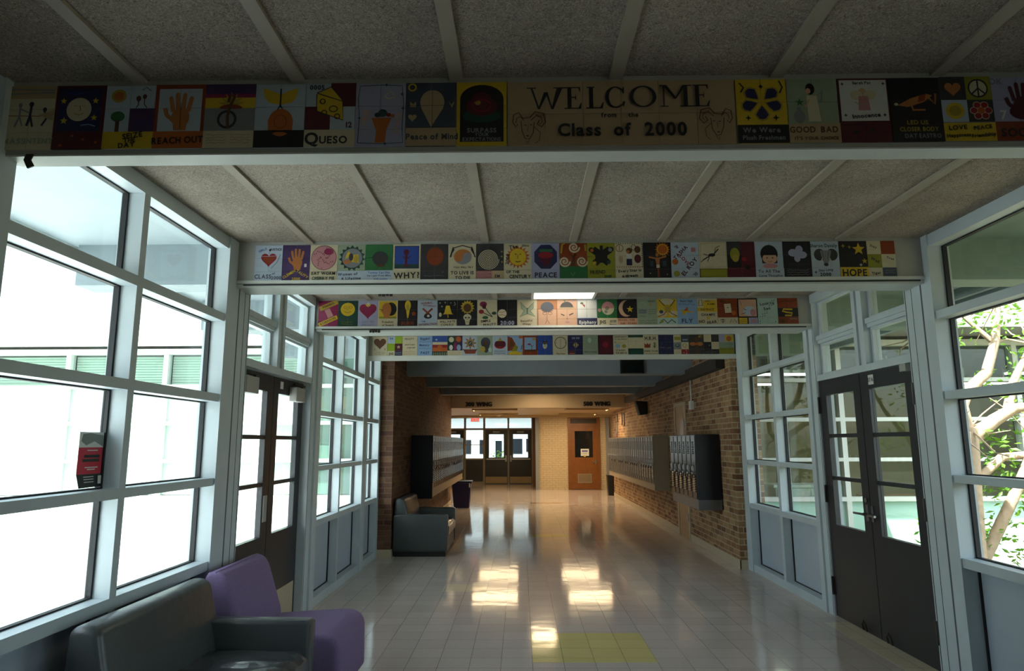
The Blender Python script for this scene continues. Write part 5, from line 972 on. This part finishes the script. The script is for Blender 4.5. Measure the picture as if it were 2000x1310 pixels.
G3 = 'tile murals on the third beam'
m3 = [
 ('painted tile mural with slanting yellow bands on magenta', 'magenta', [('l', [(6, 92), (96, 130)], 24, 'dyellow'), ('t', 'REMEMBER', 50, 112, 15, 'brown', 22, .8), ('p', [(30, 86), (56, 96), (76, 58), (50, 46)], 'pink'), ('l', [(4, 10), (96, 52)], 20, 'yellow'), ('t', 'ROBINSON', 50, 31, 17, 'brown', 25, .9)]),
 ('painted tile mural of a round yellow smiling face on dark green', 'dgreen', [('e', 48, 90, 36, 34, 'yellow'), ('ring', 36, 100, 9, 6, 1.5, 'brown'), ('ring', 62, 100, 9, 6, 1.5, 'brown'), ('l', [(30, 80), (48, 72), (66, 80)], 2, 'brown'), ('l', [(50, 96), (46, 86)], 1.5, 'brown'), ('scrib', 14, 8, 78, 32, 2, 'olive')]),
 ('painted tile mural of a big dark red strawberry heart on lilac', 'lilac', [('h', 50, 84, 46, 'red'), ('h', 50, 84, 40, 'magenta'), ('e', 50, 112, 12, 9, 'yellow'), ('s', 50, 118, 10, 5, .5, 'cream'), ('t', 'JUST TEN', 52, 26, 13, 'grey'), ('t', 'ONE LOVE', 50, 11, 12, 'grey')]),
 ('painted tile mural of a brown profile with black hair captioned freedom of speech', 'cream', [('r', 6, 42, 94, 130, 'yellow'), ('r', 6, 42, 94, 52, 'olive'), ('e', 66, 90, 28, 34, 'black'), ('e', 44, 88, 24, 34, 'skin'), ('p', [(24, 88), (14, 78), (26, 74)], 'skin'), ('r', 30, 44, 60, 64, 'skin'), ('l', [(8, 90), (26, 84)], 3, 'ink'), ('t', 'Freedom', 50, 25, 14, 'brown'), ('t', 'of Speech', 52, 9, 13, 'brown')]),
 ('painted tile mural of a yellow torch on black captioned BURN in red', 'black', [('e', 50, 108, 15, 26, 'yellow'), ('e', 50, 98, 8, 16, 'dyellow'), ('p', [(42, 84), (60, 84), (54, 46), (48, 42)], 'yellow'), ('s', 80, 66, 14, 5, .6, 'rust'), ('t', 'BURN', 50, 18, 25, 'rust', 0, .9)]),
 ('painted tile mural of crossed brown sticks on pale blue', 'pale', [('l', [(26, 92), (66, 56)], 9, 'rust'), ('l', [(74, 92), (36, 56)], 9, 'rust'), ('e', 52, 52, 20, 12, 'ink'), ('e', 54, 54, 7, 6, 'white'), ('t', 'NORMAL', 46, 120, 13, 'rust', 4), ('t', 'SATURDAY', 60, 106, 11, 'rust', -6), ('t', 'SATISFACTION', 52, 12, 14, 'rust', 3, .85), ('t', 'THE', 30, 26, 10, 'blue')]),
 ('painted tile mural of a yellow bell and stars on black', 'black', [('p', [(42, 106), (60, 106), (72, 66), (80, 62), (26, 62), (34, 68)], 'yellow'), ('l', [(52, 62), (54, 44)], 4, 'yellow'), ('s', 12, 120, 6, 5, .5, 'sage'), ('s', 38, 122, 6, 5, .5, 'sage'), ('s', 22, 102, 6, 5, .5, 'sage'), ('s', 66, 120, 5, 5, .5, 'sage'), ('l', [(84, 126), (90, 112), (82, 106)], 3, 'cream'), ('e', 14, 60, 7, 11, 'cream'), ('r', 0, 0, 96, 36, 'cream'), ('t', 'WILL HATE', 50, 25, 15, 'ink', 2, .9), ('t', 'CON.EU?', 50, 9, 15, 'ink', 2)]),
 ('painted tile mural of a flaming ring above a white skull on black', 'black', [('s', 50, 98, 36, 14, .72, 'yellow'), ('e', 50, 94, 27, 27, 'dyellow'), ('e', 50, 94, 19, 21, 'brown'), ('e', 50, 46, 20, 17, 'cream'), ('p', [(36, 40), (64, 40), (58, 8), (42, 8)], 'cream'), ('e', 42, 44, 5, 4, 'ink'), ('e', 58, 44, 5, 4, 'ink'), ('p', [(48, 34), (52, 34), (50, 40)], 'ink'), ('l', [(42, 22), (58, 22)], 2, 'brown')]),
 ('painted tile mural of two red roses captioned SIMPLE BEAUTY', 'cream', [('l', [(36, 100), (52, 76), (76, 48)], 4, 'dgreen'), ('l', [(24, 72), (48, 60), (74, 48)], 4, 'dgreen'), ('e', 30, 112, 18, 14, 'magenta'), ('e', 34, 100, 10, 12, 'maroon'), ('e', 20, 74, 13, 11, 'red'), ('e', 84, 66, 12, 8, 'dgreen'), ('e', 40, 44, 15, 8, 'green'), ('t', 'SIMPLE', 42, 26, 16, 'ink', 3, .95), ('t', 'BEAUTY', 62, 9, 16, 'ink', 3, .95)]),
 ('painted tile mural of a white baseball on black captioned 20:00', 'black', [('e', 25, 64, 22, 22, 'cream'), ('l', [(8, 72), (24, 70), (44, 76)], 2, 'rust'), ('l', [(8, 56), (26, 58), (44, 52)], 2, 'rust'), ('scrib', 14, 110, 70, 122, 1, 'dkgrey'), ('t', 'Summer', 78, 46, 12, 'slate', 4), ('t', '20:00', 50, 17, 27, 'lilac')]),
 ('painted tile mural of a green winged moth on cream captioned Beautiful Wings', 'cream', [('p', [(50, 86), (16, 122), (22, 90), (34, 76), (12, 46), (50, 62)], 'sage'), ('p', [(50, 86), (84, 122), (80, 90), (66, 76), (92, 46), (50, 62)], 'sage'), ('l', [(50, 86), (16, 122), (22, 90), (34, 76), (12, 46), (50, 62)], 2, 'dgreen'), ('l', [(50, 86), (84, 122), (80, 90), (66, 76), (92, 46), (50, 62)], 2, 'dgreen'), ('l', [(50, 62), (50, 92)], 4, 'dgreen'), ('t', 'Beautiful', 46, 27, 14, 'brown', 3), ('t', 'Wings', 46, 10, 14, 'brown')]),
 ('painted tile mural of a dark cap over a sketched face on orange', 'skin', [('r', 6, 0, 96, 84, 'peach'), ('e', 50, 96, 32, 26, 'slate'), ('r', 18, 84, 82, 96, 'slate'), ('l', [(22, 80), (36, 68), (50, 82), (66, 68), (80, 80)], 2, 'brown'), ('ring', 38, 64, 10, 7, 2, 'brown'), ('ring', 64, 64, 10, 7, 2, 'brown'), ('l', [(50, 60), (48, 30), (40, 10)], 2, 'rust'), ('l', [(50, 30), (62, 10)], 2, 'rust')]),
 ('painted tile mural of a pinkish frowning face under a dark cap', 'peach', [('e', 48, 94, 38, 12, 'tan'), ('arc', 48, 94, 32, 28, 0, 180, 'dkgrey'), ('l', [(42, 118), (36, 130)], 4, 'green'), ('p', [(18, 62), (38, 54), (34, 50), (20, 56)], 'ink'), ('p', [(80, 66), (58, 56), (62, 52), (80, 60)], 'ink'), ('l', [(46, 40), (50, 34), (54, 38)], 2, 'rust'), ('e', 50, 18, 12, 4, 'pink'), ('l', [(70, 120), (92, 132)], 3, 'lilac')]),
 ('painted tile mural of a pale window with blue band captioned Epiphany', 'pale', [('r', 4, 42, 96, 130, 'white'), ('l', [(48, 42), (48, 130)], 1.5, 'grey'), ('l', [(4, 84), (96, 84)], 1.5, 'grey'), ('e', 24, 114, 8, 5, 'green'), ('p', [(20, 116), (40, 104), (38, 92)], 'red'), ('r', 0, 0, 100, 38, 'navy'), ('t', 'Epiphany', 52, 18, 22, 'white', 0, .95)]),
 ('painted tile mural of a red and cream disc on green captioned JHS JOSE', 'green', [('e', 54, 88, 31, 34, 'cream'), ('arc', 54, 88, 31, 34, 0, 180, 'pink'), ('e', 50, 88, 8, 8, 'ink'), ('e', 50, 88, 5, 5, 'tan'), ('e', 44, 70, 8, 8, 'grey'), ('e', 12, 78, 9, 9, 'pink'), ('r', 0, 0, 100, 38, 'cream'), ('t', 'JHS', 26, 18, 25, 'ink', 0, .85), ('t', 'JOSE', 78, 22, 17, 'ink', 0, .85), ('t', 'Mendoza', 78, 6, 8, 'ink')]),
 ('painted tile mural of a crescent moon and star captioned REACH FOR THE STARS', 'black', [('e', 44, 86, 36, 42, 'peach'), ('e', 60, 90, 33, 39, 'black'), ('s', 64, 82, 18, 5, .4, 'yellow'), ('r', 0, 0, 100, 37, 'peach'), ('t', 'REACH', 26, 28, 12, 'rust'), ('t', 'FOR', 74, 28, 12, 'rust'), ('t', 'THE', 26, 10, 13, 'rust'), ('t', 'STARS', 74, 10, 13, 'rust')]),
 ('painted tile mural of tiny green lettered notes on grey green', 'sage', [('t', 'NEWS', 72, 122, 11, 'slate'), ('e', 66, 104, 6, 6, 'dyellow'), ('r', 6, 58, 48, 82, 'grey'), ('scrib', 8, 60, 46, 80, 2, 'dgreen'), ('scrib', 8, 40, 46, 54, 1, 'dgreen'), ('scrib', 56, 54, 94, 84, 3, 'slate'), ('scrib', 8, 6, 94, 30, 2, 'dgreen'), ('l', [(12, 110), (30, 116), (44, 104)], 2, 'mint')]),
 ('painted tile mural of a yellow sunburst face over a blue green base', 'yellow', [('e', 50, 120, 34, 16, 'cream'), ('e', 24, 58, 26, 16, 'cream'), ('e', 80, 60, 22, 14, 'cream'), ('l', [(10, 128), (40, 96), (50, 78)], 4, 'brown'), ('l', [(90, 128), (66, 96), (52, 78)], 4, 'brown'), ('l', [(4, 44), (32, 54), (50, 78)], 4, 'rust'), ('l', [(96, 46), (70, 60), (52, 78)], 4, 'rust'), ('s', 52, 82, 24, 9, .5, 'dyellow'), ('e', 20, 68, 10, 9, 'slate'), ('r', 0, 0, 100, 38, 'mint'), ('l', [(10, 10), (30, 30), (50, 10), (70, 28), (90, 12)], 5, 'slate'), ('e', 22, 20, 8, 8, 'olive')]),
 ('painted tile mural of a yellow paper plane on blue captioned FLY', 'sky', [('p', [(14, 78), (96, 66), (40, 62), (32, 44), (24, 64)], 'yellow'), ('p', [(30, 72), (52, 94), (54, 72)], 'orange'), ('t', 'Shoot High', 46, 122, 12, 'slate'), ('scrib', 10, 96, 90, 114, 1, 'slate'), ('t', 'FLY', 48, 22, 28, 'slate', 0, 1.1)]),
 ('painted tile mural with yellow band captioned DISTRICT CHAMPS NO FEAR', 'cream', [('r', 30, 66, 96, 124, 'yellow'), ('r', 0, 70, 100, 88, 'yellow'), ('l', [(8, 100), (10, 128), (24, 128), (26, 100)], 2.5, 'ink'), ('l', [(4, 98), (30, 98)], 2, 'ink'), ('t', 'Lady', 54, 122, 11, 'brown'), ('t', 'RAMS', 70, 106, 13, 'brown'), ('t', 'DISTRICT', 50, 78, 15, 'brown', 0, .95), ('t', 'CHAMPS', 52, 52, 17, 'ink', 0, .95), ('s', 52, 36, 14, 5, .4, 'yellow'), ('t', 'NO', 20, 18, 19, 'ink', 6), ('t', 'FEAR', 70, 14, 19, 'ink', 8)]),
 ('painted tile mural of a white note on rust red with cream base', 'rust', [('p', [(34, 106), (66, 108), (70, 62), (38, 60)], 'cream'), ('l', [(48, 86), (56, 88)], 3, 'ink'), ('e', 26, 120, 12, 8, 'brown'), ('e', 80, 60, 10, 12, 'orange'), ('r', 0, 0, 100, 37, 'cream'), ('l', [(12, 24), (24, 28), (36, 22)], 3, 'ink'), ('l', [(24, 30), (24, 10)], 3, 'ink'), ('l', [(16, 14), (34, 16)], 2, 'ink'), ('l', [(60, 10), (66, 30), (74, 10), (80, 30), (92, 12)], 3, 'ink')]),
 ('painted tile mural of a black edged pale pink sketch over yellow and lilac squares', 'black', [('r', 6, 42, 94, 128, 'peach'), ('e', 58, 70, 30, 24, 'pale'), ('e', 76, 62, 14, 18, 'pink'), ('l', [(14, 52), (40, 62)], 2, 'ink'), ('l', [(30, 80), (44, 74)], 3, 'slate'), ('l', [(12, 124), (22, 96)], 2, 'rust'), ('r', 5, 5, 46, 35, 'yellow'), ('r', 52, 3, 98, 36, 'lilac'), ('scrib', 10, 10, 42, 30, 2, 'rust'), ('e', 76, 20, 12, 8, 'pink')]),
 ('painted tile mural of green speckles on mint with black script', 'mint', [('t', 'Looking', 48, 108, 19, 'ink', 8), ('t', 'Son', 46, 82, 20, 'ink', 8)] + [('e', 8 + (i*37) % 86, 6 + (i*53) % 120, 2.6, 2.6, ('green', 'slate', 'sage')[i % 3]) for i in range(22)]),
 ('painted tile mural of a yellow letter on black between rust bands', 'rust', [('r', 0, 40, 100, 84, 'black'), ('l', [(6, 110), (36, 122), (66, 114), (94, 124)], 5, 'brown'), ('l', [(72, 76), (28, 78), (22, 68), (42, 62), (70, 58), (66, 46), (34, 46)], 8, 'yellow'), ('e', 20, 18, 14, 8, 'brown'), ('scrib', 56, 22, 94, 36, 1, 'pale')]),
]
for k, (lab, bg, ops) in enumerate(m3):
    mural(-2.02 + .1995*k, BY[2], ops, lab, G3, bg=bg)

G4 = 'tile murals on the fourth beam'
m4 = [
 ('painted tile mural of a plain brown heart on cream', 'cream', [('h', 50, 88, 44, 'brown'), ('e', 16, 46, 6, 8, 'tan'), ('e', 84, 46, 6, 8, 'tan'), ('scrib', 20, 10, 86, 32, 2, 'ink')]),
 ('painted tile mural of lime and blue squares with star, captioned JHS', 'lime', [('t', '99', 26, 118, 20, 'blue'), ('t', 'JHS', 26, 17, 22, 'ink', 0, .9), ('s', 75, 62, 14, 5, .42, 'cream'), ('scrib', 54, 8, 96, 30, 2, 'white')]),
 ('painted tile mural of plain cream with lines of dark lettering', 'cream', [('t', 'FELICITY', 46, 116, 15, 'ink', 0, .95), ('t', 'and trust', 50, 78, 15, 'ink'), ('t', 'yourself', 58, 58, 14, 'ink'), ('scrib', 8, 8, 90, 36, 2, 'rust')]),
 ('painted tile mural of pale blue with blue handwriting', 'sky', [('t', 'Biggest', 50, 118, 20, 'navy', 3, .9), ('scrib', 10, 88, 90, 104, 1, 'navy'), ('t', 'Memory', 46, 74, 19, 'navy', 0, .9), ('scrib', 10, 44, 90, 58, 1, 'navy'), ('t', 'PAST', 52, 22, 22, 'navy')]),
 ('painted tile mural of a striped red, cream and orange sunset over green', 'orange', [('r', 0, 92, 100, 135, 'blue'), ('s', 26, 110, 9, 6, .5, 'pale'), ('r', 0, 76, 100, 94, 'cream'), ('r', 0, 56, 100, 76, 'red'), ('e', 50, 60, 17, 13, 'orange'), ('r', 0, 0, 100, 30, 'dgreen')] + [('l', [(8 + 12*i, 0), (10 + 12*i, 24)], 3, 'cream') for i in range(8)]),
 ('painted tile mural of moon and sun faces side by side', 'white', [('r', 0, 36, 50, 135, 'dgreen'), ('r', 50, 36, 100, 135, 'purple'), ('e', 26, 110, 17, 18, 'cream'), ('e', 74, 112, 20, 20, 'orange'), ('s', 74, 112, 24, 12, .75, 'rust'), ('e', 74, 112, 16, 16, 'orange'), ('e', 24, 56, 12, 18, 'white'), ('e', 76, 56, 14, 20, 'sky'), ('r', 42, 40, 58, 90, 'magenta'), ('r', 0, 0, 100, 36, 'cream'), ('scrib', 8, 6, 88, 30, 2, 'tan')]),
 ('painted tile mural of a spiky compass star above a brown boat', 'pale', [('s', 52, 86, 44, 8, .5, 'rust'), ('s', 52, 86, 32, 8, .55, 'dyellow'), ('e', 52, 84, 15, 18, 'slate'), ('l', [(44, 78), (58, 92)], 3, 'cream'), ('p', [(4, 44), (98, 44), (84, 14), (20, 14)], 'rust'), ('l', [(0, 46), (20, 34), (80, 34), (100, 46)], 5, 'slate'), ('r', 0, 0, 100, 12, 'pale')]),
 ('painted tile mural of a dark veiled head in mottled green', 'sage', [('e', 54, 88, 32, 36, 'slate'), ('e', 58, 60, 20, 40, 'dkgrey'), ('e', 56, 88, 12, 18, 'brown'), ('e', 36, 44, 16, 20, 'dyellow'), ('e', 84, 40, 12, 16, 'mint')]),
 ('painted tile mural of a crowned red heart in a white frame', 'pale', [('l', [(6, 6), (94, 6), (94, 129), (6, 129), (6, 6)], 2.5, 'white'), ('e', 50, 72, 38, 26, 'red'), ('e', 36, 80, 22, 20, 'maroon'), ('e', 66, 80, 22, 20, 'maroon'), ('p', [(30, 98), (70, 98), (60, 106), (50, 124), (40, 106)], 'dyellow'), ('scrib', 14, 10, 86, 36, 2, 'slate')]),
 ('painted tile mural of autumn leaves bursting over blue', 'sky', [('p', [(0, 30), (0, 130), (30, 120), (52, 80), (60, 40)], 'rust'), ('p', [(6, 40), (20, 110), (40, 70)], 'brown'), ('p', [(20, 20), (50, 72), (70, 60), (60, 24)], 'olive'), ('l', [(90, 40), (96, 70)], 4, 'dgreen'), ('e', 50, 14, 46, 16, 'yellow'), ('e', 88, 124, 14, 10, 'orange')]),
 ('painted tile mural of a bare tree in a brown painted frame', 'rust', [('r', 12, 26, 88, 122, 'sky'), ('r', 12, 26, 88, 40, 'brown'), ('l', [(60, 34), (62, 60), (48, 78)], 4, 'brown'), ('l', [(62, 60), (72, 70)], 3, 'brown'), ('e', 44, 76, 12, 6, 'magenta'), ('e', 76, 110, 12, 8, 'dyellow')]),
 ('painted tile mural of a small white owl on deep blue', 'blue', [('e', 48, 66, 15, 22, 'cream'), ('p', [(32, 88), (38, 104), (44, 88)], 'ink'), ('p', [(52, 88), (60, 104), (64, 88)], 'ink'), ('e', 48, 84, 15, 10, 'ink'), ('e', 42, 84, 4, 4, 'dyellow'), ('e', 55, 84, 4, 4, 'dyellow'), ('l', [(44, 58), (48, 74), (54, 58)], 2, 'dgreen'), ('scrib', 20, 20, 80, 34, 1, 'navy')]),
 ('painted tile mural of a clock face on cream', 'cream', [('ring', 52, 84, 38, 38, 4, 'ink'), ('l', [(52, 50), (52, 88)], 2, 'ink'), ('l', [(52, 88), (52, 110)], 5, 'tan'), ('l', [(18, 84), (26, 84)], 3, 'ink'), ('l', [(80, 84), (88, 84)], 3, 'ink'), ('scrib', 14, 22, 90, 34, 1, 'tan'), ('t', 'This hour', 52, 12, 14, 'brown')]),
 ('painted tile mural of navy blue with white 2000', 'navy', [('t', '20 00', 52, 116, 20, 'pale'), ('p', [(32, 70), (50, 84), (50, 52)], 'dyellow'), ('p', [(74, 70), (56, 84), (56, 52)], 'dyellow'), ('l', [(48, 50), (48, 86)], 3, 'cream'), ('l', [(57, 50), (57, 86)], 3, 'cream'), ('l', [(6, 30), (16, 22), (26, 30), (36, 22), (44, 30)], 5, 'rust'), ('r', 8, 8, 44, 16, 'orange')]),
 ('painted tile mural of faint grey green sketch lines', 'sage', [('scrib', 8, 40, 94, 128, 8, 'grey'), ('e', 44, 100, 12, 18, 'mint'), ('t', 'With Wisdom', 50, 22, 14, 'slate', 0, .9)]),
 ('painted tile mural of a glowing red patch on dark maroon', 'black', [('r', 6, 6, 94, 130, 'maroon'), ('e', 50, 70, 20, 22, 'red'), ('e', 50, 70, 12, 14, 'magenta')]),
 ('painted tile mural of cream with globe, captioned KEY TO SERVE', 'cream', [('t', 'IGNORANCE IT', 50, 122, 11, 'ink'), ('t', 'TO THIS WORLD', 50, 106, 10, 'ink'), ('l', [(8, 84), (14, 92), (20, 80)], 3, 'ink'), ('e', 30, 60, 17, 14, 'sky'), ('e', 72, 60, 14, 12, 'olive'), ('scrib', 30, 74, 92, 92, 1, 'dyellow'), ('t', 'IT IS KEY', 50, 32, 14, 'ink'), ('t', 'TO SERVE', 52, 14, 15, 'ink')]),
 ('painted tile mural of a blank white sheet framed in dark green', 'dgreen', [('r', 0, 44, 100, 118, 'cream'), ('l', [(50, 46), (50, 92)], 1.2, 'tan'), ('l', [(2, 92), (98, 92)], 1.2, 'tan'), ('r', 0, 0, 100, 38, 'dgreen'), ('scrib', 12, 10, 90, 30, 2, 'green')]),
 ('painted tile mural of an orange crown under the letters H.R.H.', 'cream', [('t', 'H.R.H.', 50, 112, 34, 'ink', 0, .8), ('p', [(8, 48), (44, 48), (48, 80), (36, 68), (27, 80), (18, 68), (6, 80)], 'rust'), ('l', [(74, 44), (74, 84)], 4, 'ink'), ('ring', 76, 76, 8, 7, 3, 'ink'), ('l', [(62, 50), (86, 64)], 3, 'ink'), ('l', [(62, 64), (86, 50)], 3, 'ink'), ('t', 'DARE TO BE', 50, 26, 15, 'ink', 0, .95), ('scrib', 14, 4, 96, 14, 1, 'ink')]),
 ('painted tile mural of navy blue with faint white writing', 'navy', [('l', [(16, 62), (20, 74), (28, 76)], 2.5, 'grey'), ('t', 'Relax', 26, 50, 14, 'grey'), ('t', 'under', 70, 48, 12, 'grey'), ('scrib', 8, 100, 90, 126, 2, 'slate'), ('scrib', 12, 10, 86, 30, 2, 'slate')]),
 ('painted tile mural of six mixed squares with red spotted corner', 'cream', [('r', 6, 98, 46, 120, 'olive'), ('t', '2000', 76, 100, 15, 'pale'), ('e', 24, 62, 16, 12, 'dgreen'), ('e', 24, 64, 10, 7, 'grey'), ('ring', 72, 62, 12, 12, 2.5, 'rust'), ('ring', 26, 18, 12, 7, 2, 'tan'), ('e', 66, 14, 5, 5, 'pink'), ('e', 82, 26, 5, 5, 'pink'), ('e', 84, 10, 5, 5, 'pink')]),
 ('painted tile mural of a figure with orange bow tie shape on dark grey', 'dkgrey', [('e', 52, 106, 16, 18, 'brown'), ('e', 26, 72, 20, 13, 'skin'), ('e', 74, 72, 20, 13, 'skin'), ('e', 50, 72, 9, 9, 'orange'), ('r', 42, 4, 60, 58, 'brown'), ('e', 78, 122, 14, 9, 'dyellow'), ('e', 82, 120, 7, 4, 'dkgrey')]),
 ('painted tile mural of black and cream checked squares', 'black', [('scrib', 4, 92, 46, 128, 4, 'olive'), ('scrib', 54, 48, 96, 80, 3, 'tan'), ('scrib', 8, 6, 94, 28, 2, 'grey'), ('e', 36, 62, 5, 5, 'grey')]),
 ('painted tile mural of a yellow sun over mottled green fields', 'sage', [('r', 0, 84, 100, 135, 'lilac'), ('r', 40, 86, 96, 132, 'yellow'), ('e', 66, 106, 18, 17, 'orange'), ('r', 0, 0, 100, 44, 'olive'), ('scrib', 6, 30, 94, 80, 5, 'dgreen')]),
]
for k, (lab, bg, ops) in enumerate(m4):
    cells = {1: {(0, 2): 'pale', (0, 0): 'cream', (1, 1): 'maroon', (1, 0): 'navy'}, 20: {(1, 2): 'slate', (0, 1): 'grey', (1, 0): 'red'}, 22: {(0, 2): 'cream', (1, 1): 'cream', (1, 2): 'dkgrey'}}.get(k)
    mural(-1.975 + .2012*k, BY[3], ops, lab, G4, bg=bg, cells=cells)

# small bits stuck under the beams
tag(MB().prism([(-1.94, 2.714), (-1.912, 2.714), (-1.92, 2.69), (-1.905, 2.665), (-1.93, 2.655), (-1.938, 2.67), (-1.948, 2.69)], 'y', 2.43, 2.436).build('tape_scrap', M_dark), 'dark curled tape scrap hanging at the left end of the first beam', 'tape scrap')
for nm, x, y, lab in (('cable_clip', -1.02, 4.84, 'small dark clip under the left part of the second beam'), ('cable_clip', -1.46, 6.485, 'small dark clip under the left part of the third beam')):
    q = MB(); rg = random.Random(4)
    for k in range(4): q.box(x + .028*k - .04, y - .006, 2.676 + rg.uniform(-.004, .008), x + .028*k - .018, y + .006, 2.70)
    tag(q.build(nm, M_dark), lab, 'clip')
